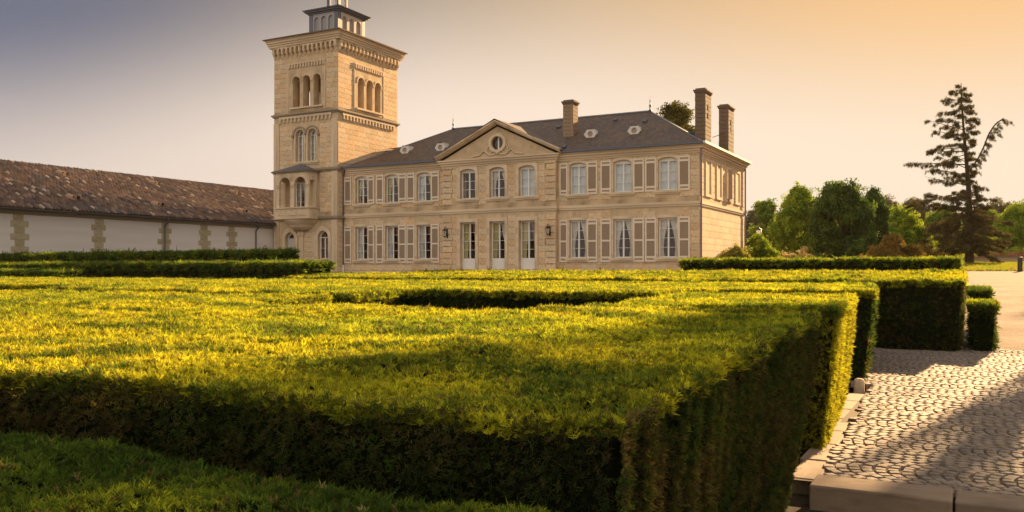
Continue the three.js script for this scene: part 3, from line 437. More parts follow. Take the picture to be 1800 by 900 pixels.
  { const a = [oc - ow - 0.25, 7.42, od + 0.22], b = [oc + ow + 0.25, 7.42, od + 0.22], c = [oc + ow + 0.25, 7.42, 0.02], d = [oc - ow - 0.25, 7.42, 0.02], p = [oc, 8.0, 0.05]; part('loggia_roof', [face([a, b, p]), face([b, c, p]), face([d, a, p])], M.lead, loggia); part('loggia_cornice', [box(oc - ow - 0.1, oc + ow + 0.1, 7.32, 7.36, 0.02, od + 0.1), box(oc - ow - 0.2, oc + ow + 0.2, 7.362, 7.418, 0.02, od + 0.18)], M.trimDark, loggia); }
  makeWindow(tower, { x0: -3.7, x1: -2.86, y0: 4.95, y1: 6.75, rows: 4, recess: 0.06, surround: 0, sill: false, cloth: M.curtain });
  // slate lantern with arched panels, and the small one above it
  const lx0 = cx - 1.3, lx1 = cx + 1.3, lz0 = -D / 2 - 1.5, lz1 = -D / 2 + 1.5, lb = 16.9, lt = 18.75;
  const lant = part('roof_lantern', [box(lx0 + 0.12, lx1 - 0.12, lb, lt, lz0 + 0.12, lz1 - 0.12)], mat(0.30, 0.30, 0.30, 0.7), tower);
  for (const [x, z] of [[lx0, lz1 - 0.34], [lx1 - 0.34, lz1 - 0.34], [lx1 - 0.34, lz0], [lx0, lz0]]) part('corner_post', box(x, x + 0.34, lb, lt, z, z + 0.34), M.lead, lant);
  const arches = (n, w, sw) => holed(rectPts(-w / 2, w / 2, lb, lt), Array.from({ length: n }, (_, i) => { const c = lerp(-w / 2, w / 2, (i + 0.5) / n), h2 = w / n * sw; return arcPts(c - h2, c + h2, lb + 0.2, lt - 0.22, h2); }));
  const pf = part('arch_panel', extrude(arches(3, 1.9, 0.34), 0.1, lz1 - 0.115), mat(0.34, 0.34, 0.35, 0.7), lant); pf.position.x = cx;  // front panel greyer: its shade is put into the colour
  const ps = part('arch_panel', extrude(arches(3, 2.3, 0.34), 0.1, 0.005), mat(0.50, 0.44, 0.37, 0.7), lant); ps.rotation.y = Math.PI / 2; ps.position.set(lx1 - 0.115, 0, -D / 2);  // side panel paler and warmer: sunlight put into the colour
  part('lantern_cornice', [box(lx0 - 0.08, lx1 + 0.08, lt, lt + 0.1, lz0 - 0.08, lz1 + 0.08), box(lx0 - 0.22, lx1 + 0.22, lt + 0.102, lt + 0.2, lz0 - 0.22, lz1 + 0.22), box(lx0 - 0.32, lx1 + 0.32, lt + 0.202, lt + 0.27, lz0 - 0.32, lz1 + 0.32)], M.lead, lant);
  { const k = 0.36, y = lt + 0.272, a = [lx0 - k, y, lz1 + k], b = [lx1 + k, y, lz1 + k], c = [lx1 + k, y, lz0 - k], d = [lx0 - k, y, lz0 - k], p = [cx, lt + 0.9, -D / 2]; part('lantern_roof', [face([a, b, p]), face([b, c, p]), face([c, d, p]), face([d, a, p])], M.lead, lant); }
  const sy = lt + 0.35, s = 0.52; const top = part('upper_lantern', [[-s, s - 0.16], [s - 0.16, s - 0.16], [s - 0.16, -s], [-s, -s]].map(([x, z]) => box(cx + x, cx + x + 0.16, sy, sy + 1.3, -D / 2 + z, -D / 2 + z + 0.16)), M.lead, tower);
  part('arch_panel', extrude(holed(rectPts(-s + 0.16, s - 0.16, sy, sy + 1.3), [arcPts(-0.22, 0.22, sy + 0.1, sy + 1.15, 0.22)]), 0.06, s - 0.1).translate(cx, 0, -D / 2), M.zincPale, top);
  const p2 = part('arch_panel', extrude(holed(rectPts(-s + 0.16, s - 0.16, sy, sy + 1.3), [arcPts(-0.22, 0.22, sy + 0.1, sy + 1.15, 0.22)]), 0.06, s - 0.1), M.zincPale, top); p2.rotation.y = Math.PI / 2; p2.position.set(cx, 0, -D / 2);
  part('cap_roof', [box(cx - s - 0.15, cx + s + 0.15, sy + 1.3, sy + 1.4, -D / 2 - s - 0.15, -D / 2 + s + 0.15), new THREE.ConeGeometry(0.9, 0.6, 4).rotateY(Math.PI / 4).translate(cx, sy + 1.7, -D / 2)], M.lead, top);
}

// ---------------------------------------------------------------- the long outbuilding on the left
const barn = thing('tiled_outbuilding', 'long low white-rendered outbuilding with brown clay tile roof', 'outbuilding', -43.3, 5, 1.0);
{ // local: x across (0 is the garden wall face), -z along b
  const L = 49.5, Hh = 3.9, HW = 8, RY = 7.3;
  part('wall', [box(-0.4, 0, -1.2, Hh, -L, 0), box(-2 * HW, -2 * HW + 0.4, -1.2, Hh, -L, 0), box(-2 * HW + 0.402, -0.402, -1.2, Hh, -0.4, 0), box(-2 * HW + 0.402, -0.402, -1.2, Hh, -L, -L + 0.4)], M.plaster, barn);
  part('gable', [face([[0, Hh, 0], [-HW, RY - 0.2, 0], [-2 * HW, Hh, 0]]), face([[-2 * HW, Hh, -L], [-HW, RY - 0.2, -L], [0, Hh, -L]])], M.plaster, barn);
  const sl = (RY - 4.05) / HW, th = Math.atan(sl), ov = 0.32;
  part('roof', [face([[ov, 4.05 - ov * sl, 0.3], [ov, 4.05 - ov * sl, -L - 0.3], [-HW, RY, -L - 0.3], [-HW, RY, 0.3]]), face([[-2 * HW - ov, 4.05 - ov * sl, -L - 0.3], [-2 * HW - ov, 4.05 - ov * sl, 0.3], [-HW, RY, 0.3], [-HW, RY, -L - 0.3]]), box(-0.4, ov - 0.02, 3.82, 3.94, -L, 0)], mat(0.10, 0.055, 0.035, 0.95), barn);
  const tg = new THREE.CylinderGeometry(0.085, 0.105, 0.46, 7, 1, true, -Math.PI / 2, Math.PI).rotateX(0).rotateY(0);
  // half-round clay tile whose axis runs down the slope
  tg.rotateZ(-(Math.PI / 2 + 0)); // axis along -x
  const cols = Math.floor(42 / 0.215), rows = Math.floor((HW + ov) / Math.cos(th) / 0.36), im = new THREE.InstancedMesh(tg, mat(1, 1, 1, 0.92, { side: THREE.DoubleSide }), cols * rows), o = new THREE.Object3D(), col = new THREE.Color(); let k = 0;
  for (let c = 0; c < cols; c++) for (let r = 0; r < rows; r++) {
    const u = (r + 0.5) * 0.36, z = -L - 0.2 + (c + 0.5) * 0.215 + R(-0.012, 0.012);
    o.position.set(ov + 0.04 - u * Math.cos(th), 4.05 - ov * sl + u * Math.sin(th) + 0.045 + R(-0.008, 0.014), z); o.rotation.set(0, R(-0.05, 0.05), -th - 0.045 + R(-0.03, 0.03), 'ZYX'); o.scale.setScalar(R(0.95, 1.06)); o.updateMatrix(); im.setMatrixAt(k, o.matrix);
    const n = N(z * 0.35, u * 0.6) + 0.5 * N(z * 1.3, u * 1.7, 4), v = rnd();
    let cc = [0.125, 0.072, 0.048]; if (n < -0.25) cc = [0.085, 0.062, 0.052]; if (n > 0.28) cc = [0.15, 0.09, 0.058]; if (v > 0.975) cc = [0.42, 0.32, 0.24]; else if (v > 0.86) cc = [0.20, 0.135, 0.10]; else if (v < 0.12) cc = [0.055, 0.036, 0.03];
    const f = R(0.75, 1.2); im.setColorAt(k, col.setRGB(cc[0] * f, cc[1] * f, cc[2] * f)); k++;
  }
  im.name = 'roof_tile'; im.userData.kind = 'stuff'; shade(im); barn.add(im);
  const rg = new THREE.CylinderGeometry(0.13, 0.15, 0.44, 8, 1, true, -Math.PI / 2, Math.PI).rotateX(Math.PI / 2), nr = Math.floor(L / 0.4), ir = new THREE.InstancedMesh(rg, mat(1, 1, 1, 0.92, { side: THREE.DoubleSide }), nr);
  for (let i = 0; i < nr; i++) { o.position.set(-HW, RY + 0.0 + R(0, 0.02), -0.2 - i * 0.4); o.rotation.set(-0.06, 0, Math.PI + 0 + R(-0.05, 0.05)); o.rotation.z = R(-0.05, 0.05); o.scale.setScalar(1); o.updateMatrix(); ir.setMatrixAt(i, o.matrix); const f = R(0.7, 1.2); ir.setColorAt(i, col.setRGB(0.14 * f, 0.08 * f, 0.05 * f)); }
  ir.name = 'ridge_tile'; ir.userData.kind = 'stuff'; shade(ir); barn.add(ir);
  for (const [b, u] of [[27.5, 6.6], [33.6, 6.7], [40.3, 6.7], [47.3, 6.5], [31.2, 1.9], [36.9, 1.9], [43.9, 1.9]]) { // little tiled roof vents
    const v = part('roof_vent', [new THREE.CylinderGeometry(0.2, 0.24, 0.75, 8, 1, false, -Math.PI / 2, Math.PI).rotateZ(-Math.PI / 2)], mat(0.34, 0.21, 0.13, 0.9, { side: THREE.DoubleSide }), barn); v.position.set(ov - u * Math.cos(th), 4.05 - ov * sl + u * Math.sin(th) + 0.14, -(b - 5)); v.rotation.z = -th + 0.22;
    part('vent_opening', box(0.3, 0.33, 0, 0.19, -0.2, 0.2), M.iron, v);
  }
  part('gutter', new THREE.CylinderGeometry(0.09, 0.09, 40.1, 8, 1, true, 0, Math.PI).rotateX(Math.PI / 2).rotateZ(Math.PI * 1.5).translate(ov + 0.09, 3.9, -20.2), mat(0.13, 0.14, 0.145, 0.5, { metalness: 0.4, side: THREE.DoubleSide }), barn);
  for (const b of [36.2, 43.7]) part('downpipe', [tube([[ov + 0.08, 3.85, -(b - 5)], [ov + 0.05, 3.7, -(b - 5)], [0.08, 3.4, -(b - 5)], [0.07, 3.1, -(b - 5)]], 0.055), cyl(0.07, -0.4, 3.15, -(b - 5), 0.055)], M.zinc, barn);
  for (const b of [27.2, 31.8, 36.25, 39.3, 41.6]) for (let i = 0; i < 8; i++) { const q = part('quoin', UNIT, M.quoin[(i + Math.round(b)) % 2], barn), w = (i % 2 ? 0.55 : 0.95) * R(0.9, 1.05); q.scale.set(0.05, 0.31, w); q.position.set(0.0, 1.15 + i * 0.33, -(b - 5) + R(-0.05, 0.05)); }
  part('wall_ledge', [box(0, 0.06, 1.05, 1.12, -40, 0), box(0, 0.04, 1.36, 1.4, -40, 0)], M.plaster, barn);
  part('eave_band', box(0, 0.07, 3.62, 3.8, -40.2, 0), M.trimDark, barn);
  lantern('black iron lantern on the white outbuilding wall beside the tower', barn, 0.02, 2.0, -39.4, Math.PI / 2);
}

// ---------------------------------------------------------------- foliage
function sprig(n, len, wid, spread, s) { // a tuft of thin bent blades round +y
  seed = s; const pos = [], nor = [], idx = [];
  for (let i = 0; i < n; i++) {
    const az = R(0, 6.283), tilt = Math.sqrt(rnd()) * spread, l = len * R(0.55, 1.1), w = wid * R(0.7, 1.2), bend = R(0.1, 0.5), d = new THREE.Vector3(Math.sin(tilt) * Math.cos(az), Math.cos(tilt), Math.sin(tilt) * Math.sin(az)), side = new THREE.Vector3(R(-1, 1), R(-0.4, 0.4), R(-1, 1)).cross(d).normalize(), dn = d.clone().add(new THREE.Vector3(Math.cos(az) * bend, -bend * 0.5, Math.sin(az) * bend)).normalize(), o = new THREE.Vector3(R(-0.35, 0.35) * len, R(-0.25, 0.1) * len, R(-0.35, 0.35) * len), m = o.clone().addScaledVector(d, l * 0.55), t = m.clone().addScaledVector(dn, l * 0.5), nn = side.clone().cross(d).normalize(), b = pos.length / 3;
    for (const [p, k] of [[o, -0.6], [o, 0.6], [m, -1], [m, 1], [t, 0]]) { pos.push(p.x + side.x * w * k / 2, p.y + side.y * w * k / 2, p.z + side.z * w * k / 2); nor.push(nn.x, nn.y, nn.z); }
    idx.push(b, b + 1, b + 2, b + 1, b + 3, b + 2, b + 2, b + 3, b + 4);
  }
  const g = new THREE.BufferGeometry(); g.setAttribute('position', new THREE.Float32BufferAttribute(pos, 3)); g.setAttribute('normal', new THREE.Float32BufferAttribute(nor, 3)); g.setIndex(idx); return g;
}
function leafTuft(n, r, size, s) { // loose ball of broad leaves
  seed = s; const pos = [], nor = [], idx = [];
  for (let i = 0; i < n; i++) {
    const c = new THREE.Vector3(R(-1, 1), R(-1, 1), R(-1, 1)).multiplyScalar(r), d = new THREE.Vector3(R(-1, 1), R(-0.8, 1), R(-1, 1)).normalize(), sd = new THREE.Vector3(R(-1, 1), R(-1, 1), R(-1, 1)).cross(d).normalize(), nn = sd.clone().cross(d), l = size * R(0.7, 1.3), w = l * 0.55, b = pos.length / 3;
    const P = [c, c.clone().addScaledVector(d, l * 0.5).addScaledVector(sd, w * 0.5).addScaledVector(nn, l * 0.06), c.clone().addScaledVector(d, l * 0.5).addScaledVector(sd, -w * 0.5).addScaledVector(nn, l * 0.06), c.clone().addScaledVector(d, l)];
    for (const p of P) { pos.push(p.x, p.y, p.z); nor.push(nn.x, nn.y, nn.z); } idx.push(b, b + 1, b + 2, b + 1, b + 3, b + 2);
  }
  const g = new THREE.BufferGeometry(); g.setAttribute('position', new THREE.Float32BufferAttribute(pos, 3)); g.setAttribute('normal', new THREE.Float32BufferAttribute(nor, 3)); g.setIndex(idx); return g;
}
const SPRIGS = [sprig(11, 1.2, 0.18, 1.1, 11), sprig(10, 1.2, 0.2, 1.25, 12), sprig(11, 1.25, 0.17, 0.95, 13)], NEEDLES = [sprig(18, 1, 0.09, 1.3, 14), sprig(18, 1, 0.09, 1.3, 15)];
const UP = new THREE.Vector3(0, 1, 0);
function scatter(name, geo, m, parent, list) { // list: [x,y,z, nx,ny,nz, size, r,g,b]
  const im = new THREE.InstancedMesh(geo, m, list.length), o = new THREE.Object3D(), n = new THREE.Vector3(), q = new THREE.Quaternion(), c = new THREE.Color();
  list.forEach((p, i) => { o.position.set(p[0], p[1], p[2]); n.set(p[3], p[4], p[5]).normalize(); o.quaternion.setFromUnitVectors(UP, n); q.setFromAxisAngle(UP, R(0, 6.283)); o.quaternion.multiply(q); o.scale.setScalar(p[6]); o.updateMatrix(); im.setMatrixAt(i, o.matrix); im.setColorAt(i, c.setRGB(p[7], p[8], p[9])); });
  im.name = name; im.userData.kind = 'stuff'; shade(im); parent.add(im); return im;
}
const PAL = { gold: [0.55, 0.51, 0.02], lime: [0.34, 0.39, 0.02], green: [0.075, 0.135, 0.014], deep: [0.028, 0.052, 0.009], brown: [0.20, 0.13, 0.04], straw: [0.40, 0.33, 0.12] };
const mixc = (a, b, t) => [lerp(a[0], b[0], t), lerp(a[1], b[1], t), lerp(a[2], b[2], t)];

// ---------------------------------------------------------------- clipped hedges
function hedge(label, poly, height, { inset = 0.16, tone = 'gold', fine = 1, roughTop = 0.02, name = 'clipped_hedge', group = null, side = 1, sideTone = null, base = null } = {}) {
  let A2 = 0; for (let i = 0; i < poly.length; i++) { const p = poly[i], q = poly[(i + 1) % poly.length]; A2 += p[0] * q[1] - q[0] * p[1]; } if (A2 < 0) poly = poly.slice().reverse();
  const a0 = poly.reduce((s, p) => s + p[0], 0) / poly.length, b0 = poly.reduce((s, p) => s + p[1], 0) / poly.length;
  const g = thing(name, label, 'hedge', a0, b0, ground(b0), group), y0 = ground(b0), n = poly.length;
  const topY = b => ground(b) + height - y0;
  const mitre = poly.map((p, i) => { // outward unit steps at the corners
    const o = poly[(i + n - 1) % n], q = poly[(i + 1) % n], e1 = [p[0] - o[0], p[1] - o[1]], e2 = [q[0] - p[0], q[1] - p[1]], l1 = Math.hypot(...e1), l2 = Math.hypot(...e2), n1 = [e1[1] / l1, -e1[0] / l1], n2 = [e2[1] / l2, -e2[0] / l2], d = Math.max(0.35, 1 + n1[0] * n2[0] + n1[1] * n2[1]); return [(n1[0] + n2[0]) / d, (n1[1] + n2[1]) / d];
  });
  const prof = t => -inset * Math.pow(1 - t, 1.6), at = (i, t, extra = 0) => { const k = prof(t) + extra; return [poly[i][0] + mitre[i][0] * k, poly[i][1] + mitre[i][1] * k]; };
  // twiggy inside, near-black: shade between the sprigs is put into its colour
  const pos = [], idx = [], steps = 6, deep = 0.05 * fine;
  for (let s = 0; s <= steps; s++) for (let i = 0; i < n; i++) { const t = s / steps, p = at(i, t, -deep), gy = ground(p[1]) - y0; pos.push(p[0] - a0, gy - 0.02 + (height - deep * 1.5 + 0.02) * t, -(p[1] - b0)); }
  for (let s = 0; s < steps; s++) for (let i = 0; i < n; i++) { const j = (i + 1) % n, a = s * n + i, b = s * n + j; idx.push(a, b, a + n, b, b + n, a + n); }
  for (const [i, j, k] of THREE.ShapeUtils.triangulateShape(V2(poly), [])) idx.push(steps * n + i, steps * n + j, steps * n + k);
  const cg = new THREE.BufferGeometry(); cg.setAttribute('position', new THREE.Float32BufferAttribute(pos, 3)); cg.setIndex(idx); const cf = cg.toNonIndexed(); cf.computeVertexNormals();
  part('shade_core', cf, M.core, g);
  // clipped sprigs on the top and the sides
  const lists = [[], [], []], inside = (x, y) => { let c = false; for (let i = 0, j = n - 1; i < n; j = i++) { const [xi, yi] = poly[i], [xj, yj] = poly[j]; if ((yi > y) !== (yj > y) && x < (xj - xi) * (y - yi) / (yj - yi) + xi) c = !c; } return c; };
  const size = d => 0.0135 * fine * Math.pow(Math.max(1, d / 2), 0.56);
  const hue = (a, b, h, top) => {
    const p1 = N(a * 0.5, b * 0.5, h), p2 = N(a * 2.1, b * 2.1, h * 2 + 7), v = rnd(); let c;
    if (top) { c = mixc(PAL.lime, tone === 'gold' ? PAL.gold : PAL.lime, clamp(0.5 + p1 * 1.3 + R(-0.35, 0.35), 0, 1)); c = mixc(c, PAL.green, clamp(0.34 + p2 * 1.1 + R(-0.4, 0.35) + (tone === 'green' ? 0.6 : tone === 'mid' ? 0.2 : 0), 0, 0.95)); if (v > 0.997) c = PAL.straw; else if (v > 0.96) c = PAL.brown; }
    else { const st = sideTone || tone; c = mixc(PAL.deep, PAL.green, clamp(0.38 + p1 * 0.8 + R(-0.4, 0.5), 0, 1)); c = mixc(c, PAL.brown, clamp((st === 'olive' ? 0.34 : 0.04) + p2 * 0.5 + R(-0.35, 0.3), 0, 0.8)); if (sideTone === 'gold') c = mixc(c, PAL.gold, R(0.3, 0.85)); }  // darker sides: shade put into the sprig colour; gold sides stand in for sun
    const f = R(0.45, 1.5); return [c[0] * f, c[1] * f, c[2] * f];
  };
  const xs = poly.map(p => p[0]), ys = poly.map(p => p[1]), x0 = Math.min(...xs), x1 = Math.max(...xs), w0 = Math.min(...ys), w1 = Math.max(...ys);
  const bump = (a, b) => roughTop * (N(a * 1.1, b * 1.1) * 1.4 + N(a * 3.3, b * 3.3, 5) * 0.8 + N(a * 8, b * 8, 9) * 0.4);
  const cell = 0.5;
  for (let ca = x0; ca < x1; ca += cell) for (let cb = w0; cb < w1; cb += cell) {
    const P = G(ca + cell / 2, cb + cell / 2), dist = Math.hypot(P.x, P.z), inView = -P.z > 0.3 && Math.abs(P.x / P.z) < 0.85, s = size(dist) * (inView ? 1 : 1.9), cnt = cell * cell * 1.05 / (s * s);
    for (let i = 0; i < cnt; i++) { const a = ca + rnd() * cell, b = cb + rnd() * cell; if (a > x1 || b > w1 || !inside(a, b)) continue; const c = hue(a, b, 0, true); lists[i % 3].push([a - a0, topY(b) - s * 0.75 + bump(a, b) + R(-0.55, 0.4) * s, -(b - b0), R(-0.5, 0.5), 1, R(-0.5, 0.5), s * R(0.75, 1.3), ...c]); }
  }
  for (let i = 0; i < n; i++) {
    const j = (i + 1) % n, e = [poly[j][0] - poly[i][0], poly[j][1] - poly[i][1]], l = Math.hypot(...e), nx = e[1] / l, nb = -e[0] / l, mp = G((poly[i][0] + poly[j][0]) / 2, (poly[i][1] + poly[j][1]) / 2), nw = G(nx, nb), facing = -(nw.x * mp.x + nw.z * mp.z) > 0;
    const segs = Math.ceil(l / 0.5);
    for (let k = 0; k < segs; k++) {
      const u0 = k / segs, u1 = (k + 1) / segs, um = (u0 + u1) / 2, c0 = G(lerp(poly[i][0], poly[j][0], um), lerp(poly[i][1], poly[j][1], um)), dist = Math.hypot(c0.x, c0.z), inView = -c0.z > 0.3 && Math.abs(c0.x / c0.z) < 0.85, s = size(dist) * (facing && inView ? 1 : 2.2), cnt = l / segs * height * 1.4 / (s * s) * side;
      for (let q = 0; q < cnt; q++) {
        const u = lerp(u0, u1, rnd()), t = rnd(), wob = roughTop * (N(u * l * 1.3 + i * 9, t * height * 1.1, 3) * 1.2 + N(u * l * 7 + i, t * 1.2, 6) * 1.6) - s * R(0.3, 2.0), p = at(i, t, wob), r = at(j, t, wob), a = lerp(p[0], r[0], u), b = lerp(p[1], r[1], u), c = hue(a * 1.2 + t * 1.7, b * 1.2 - t * 1.3, t * 3, false);
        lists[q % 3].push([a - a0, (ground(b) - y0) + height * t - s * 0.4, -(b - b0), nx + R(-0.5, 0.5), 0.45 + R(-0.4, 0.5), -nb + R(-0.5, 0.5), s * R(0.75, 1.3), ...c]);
      }
    }
  }
  for (let i = 0; i < n; i++) { // a shaggy fringe along the clipped top edge
    const j = (i + 1) % n, e = [poly[j][0] - poly[i][0], poly[j][1] - poly[i][1]], l = Math.hypot(...e), nx = e[1] / l, nb = -e[0] / l; let u = 0;
    while (u < l) { const a = lerp(poly[i][0], poly[j][0], u / l), b = lerp(poly[i][1], poly[j][1], u / l), P = G(a, b), s = size(Math.hypot(P.x, P.z)), k = R(-3, 0.3) * s, c = hue(a, b, 0, true); lists[Math.floor(rnd() * 3)].push([a + nx * k - a0, topY(b) - s * R(0.3, 3.2) + bump(a, b), -(b + nb * k - b0), nx * R(0, 1.2), 1, -nb * R(0, 1.2), s * R(0.8, 1.5), c[0], c[1], c[2]]); u += s * 0.16; }
  }
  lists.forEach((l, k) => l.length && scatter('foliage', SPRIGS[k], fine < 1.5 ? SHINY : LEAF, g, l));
  return g;
}
const HG = 'clipped hedges of the knot garden';
seed = 5;
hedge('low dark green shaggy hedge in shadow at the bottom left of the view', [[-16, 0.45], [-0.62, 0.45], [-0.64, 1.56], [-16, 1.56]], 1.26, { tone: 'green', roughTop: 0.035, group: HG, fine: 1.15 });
hedge('broad golden hedge in the foreground with a mottled olive end face', [[-24, 1.72], [-0.67, 1.72], [-1.07, 6.92], [-2.95, 7.35], [-3.35, 6.75], [-3.1, 6.2], [-6.45, 6.3], [-7.0, 8.35], [-24, 8.3]], 1.43, { tone: 'gold', sideTone: 'olive', inset: 0.2, roughTop: 0.028, group: HG });
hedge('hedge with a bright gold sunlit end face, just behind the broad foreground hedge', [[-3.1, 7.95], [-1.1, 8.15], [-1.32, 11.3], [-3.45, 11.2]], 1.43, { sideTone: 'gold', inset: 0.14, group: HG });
hedge('golden maze hedge behind the dark square pit in the garden', [[-24, 10.6], [-14, 10.6], [-13.8, 9.1], [-7.15, 9.0], [-7.7, 10.9], [-3.7, 10.8], [-3.6, 12.0], [-2.2, 12.7], [-1.28, 13.25], [-1.7, 17.2], [-32, 17.2]], 1.45, { group: HG });
hedge('tall dark-faced hedge block standing on the cobbles at the right', [[-17.5, 18.7], [-0.25, 18.5], [-0.25, 21.6], [-17.5, 21.4]], 1.5, { tone: 'gold', roughTop: 0.035, inset: 0.08, group: HG, sideTone: 'olive' });
hedge('small low hedge stub on the cobbles beside the tall hedge block', [[-0.16, 18.75], [0.32, 18.7], [0.32, 20.2], [-0.16, 20.2]], 1.04, { tone: 'mid', inset: 0.05, roughTop: 0.05, group: HG });
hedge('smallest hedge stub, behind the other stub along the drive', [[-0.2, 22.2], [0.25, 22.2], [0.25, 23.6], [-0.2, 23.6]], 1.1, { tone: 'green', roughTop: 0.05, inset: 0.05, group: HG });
hedge('long low sunlit hedge running in front of the house doors', [[-17.4, 24.2], [-16.9, 23.9], [-0.45, 23.9], [-0.45, 26.3], [-17.2, 26.3]], 1.38, { tone: 'gold', fine: 1.3, group: HG, inset: 0.1, roughTop: 0.04 });
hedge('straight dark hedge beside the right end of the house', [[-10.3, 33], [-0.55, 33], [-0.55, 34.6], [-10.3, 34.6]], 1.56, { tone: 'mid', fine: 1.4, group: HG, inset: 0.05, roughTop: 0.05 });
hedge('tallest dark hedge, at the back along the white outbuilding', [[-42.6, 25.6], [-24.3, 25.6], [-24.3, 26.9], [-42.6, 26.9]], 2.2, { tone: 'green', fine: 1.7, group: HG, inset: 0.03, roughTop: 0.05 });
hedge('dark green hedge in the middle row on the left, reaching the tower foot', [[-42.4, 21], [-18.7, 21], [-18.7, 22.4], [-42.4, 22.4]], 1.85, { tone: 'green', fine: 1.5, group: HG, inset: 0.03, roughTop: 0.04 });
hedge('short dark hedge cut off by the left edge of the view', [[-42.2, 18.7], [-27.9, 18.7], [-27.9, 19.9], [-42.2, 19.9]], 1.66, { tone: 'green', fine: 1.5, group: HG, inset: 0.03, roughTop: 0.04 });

// ---------------------------------------------------------------- kerb and cobbles
const kerb = thing('kerb', 'stone kerb edging the cobbled yard', 'kerb', -1.1, 6.62, 0); kerb.userData.kind = 'structure'; delete kerb.userData.category;
{
  let x = 0; for (let i = 0; i < 7; i++) { const w = R(0.8, 1.15), k = part('kerb_stone', new RoundedBoxGeometry(w - 0.012, 0.3, 0.4, 2, 0.018), M.kerb[i % 2], kerb); k.position.set(x + w / 2, 0.03 + R(-0.004, 0.004), -0.2); x += w; }
  let z = 0.42; for (let i = 0; i < 7; i++) { const w = R(0.7, 0.8), k = part('kerb_stone', new RoundedBoxGeometry(0.24, 0.3, w - 0.012, 2, 0.018), M.kerb[(i + 1) % 2], kerb); k.position.set(-0.11 - i * 0.03, -0.022 + R(-0.004, 0.004), -z - w / 2); z += w; }
}
sheet('cobbled_recess', -3.2, -1.301, 13.0, 19.4, 0.118, M.sand, 1).userData.label = 'cobbled strip between the hedge blocks';
const yard = sheet('cobbled_yard', -1.3, 6, 7.0, 19.4, 0.118, M.sand, 2); yard.userData.label = 'cobbled yard laid in arcs beside the hedges';
{
  const cob = (() => { // bevelled setts: flat slightly domed top, sloping shoulders
    const t = 0.41, s = 0.5, h = 0.5, p = [[-s, -h, -s], [s, -h, -s], [s, -h, s], [-s, -h, s], [-s, 0.22, -s], [s, 0.22, -s], [s, 0.22, s], [-s, 0.22, s], [-t, h, -t], [t, h, -t], [t, h, t], [-t, h, t], [0, h + 0.03, 0]], f = [];
    for (let i = 0; i < 4; i++) { const j = (i + 1) % 4; f.push([i, i + 4, j], [j, i + 4, j + 4], [i + 4, i + 8, j + 4], [j + 4, i + 8, j + 8], [i + 8, 12, j + 8]); }
    const pos = [], uv = []; for (const t3 of f) for (const v of t3) { pos.push(...p[v]); uv.push(p[v][0] + 0.5 + p[v][1] * 0.3, p[v][2] + 0.5 + p[v][1] * 0.3); }
    const g = new THREE.BufferGeometry(); g.setAttribute('position', new THREE.Float32BufferAttribute(pos, 3)); g.setAttribute('uv', new THREE.Float32BufferAttribute(uv, 2)); g.computeVertexNormals(); return g;
  })();
  const all = [], lane = 1.12, row = 0.1;
  for (let b = 7.08; b < 19.2; b += lane) for (let a = -3.6; a < 4.2; a += row) {
    const n = 11; for (let i = 0; i < n; i++) {
      const v = (i + 0.5) / n, u = v * 2 - 1, sag = 0.34, aa = a + sag * u * u + R(-0.006, 0.006), bb = b + v * lane + R(-0.005, 0.005), ang = Math.atan(2 * sag * u / (lane / 2));
      if (aa < (bb < 13 ? -1.08 - (bb - 7) * 0.035 : -3.1) || aa > 4 || bb > 19.2) continue; const P = G(aa, bb), d = Math.hypot(P.x, P.z), seen = P.x / -P.z < 0.6;
      all.push({ a: aa, b: bb, ang, d: seen ? d : d + 100, w: row - 0.012 + R(-0.008, 0.003), l: lane / n * Math.hypot(1, Math.tan(ang)) - 0.013 + R(-0.01, 0.004) });
    }
  }
  all.sort((p, q) => p.d - q.d);
  const o = new THREE.Object3D(), rest = M.cobbles.map(() => []);
  all.forEach((c, i) => {
    const p = G(c.a, c.b, ground(c.b) + 0.105 + R(-0.005, 0.005)); o.position.copy(p); o.rotation.set(R(-0.05, 0.05), TURN - c.ang + R(-0.06, 0.06), R(-0.05, 0.05)); o.scale.set(Math.min(c.w, 0.1), 0.07, Math.min(c.l, 0.105)); o.updateMatrix(); const v = Math.floor(rnd() * M.cobbles.length);
    if (i < 300) { const m = part('cobblestone', cob, M.cobbles[v], yard); m.position.copy(o.position); m.rotation.copy(o.rotation); m.scale.copy(o.scale); } else rest[v].push(o.matrix.clone());
  });
  rest.forEach((l, v) => { const im = new THREE.InstancedMesh(cob, M.cobbles[v], l.length); l.forEach((m, i) => im.setMatrixAt(i, m)); im.name = 'cobblestones'; im.userData.kind = 'stuff'; shade(im); yard.add(im); });
}
{ const s = thing('guard_stone', 'small rounded pale stone at the foot of the hedge by the cobbles', 'stone', -1.44, 12.75, ground(12.7)); part('boulder', new RoundedBoxGeometry(0.14, 0.26, 0.13, 3, 0.05).translate(0, 0.11, 0), M.blocks[1], s); }

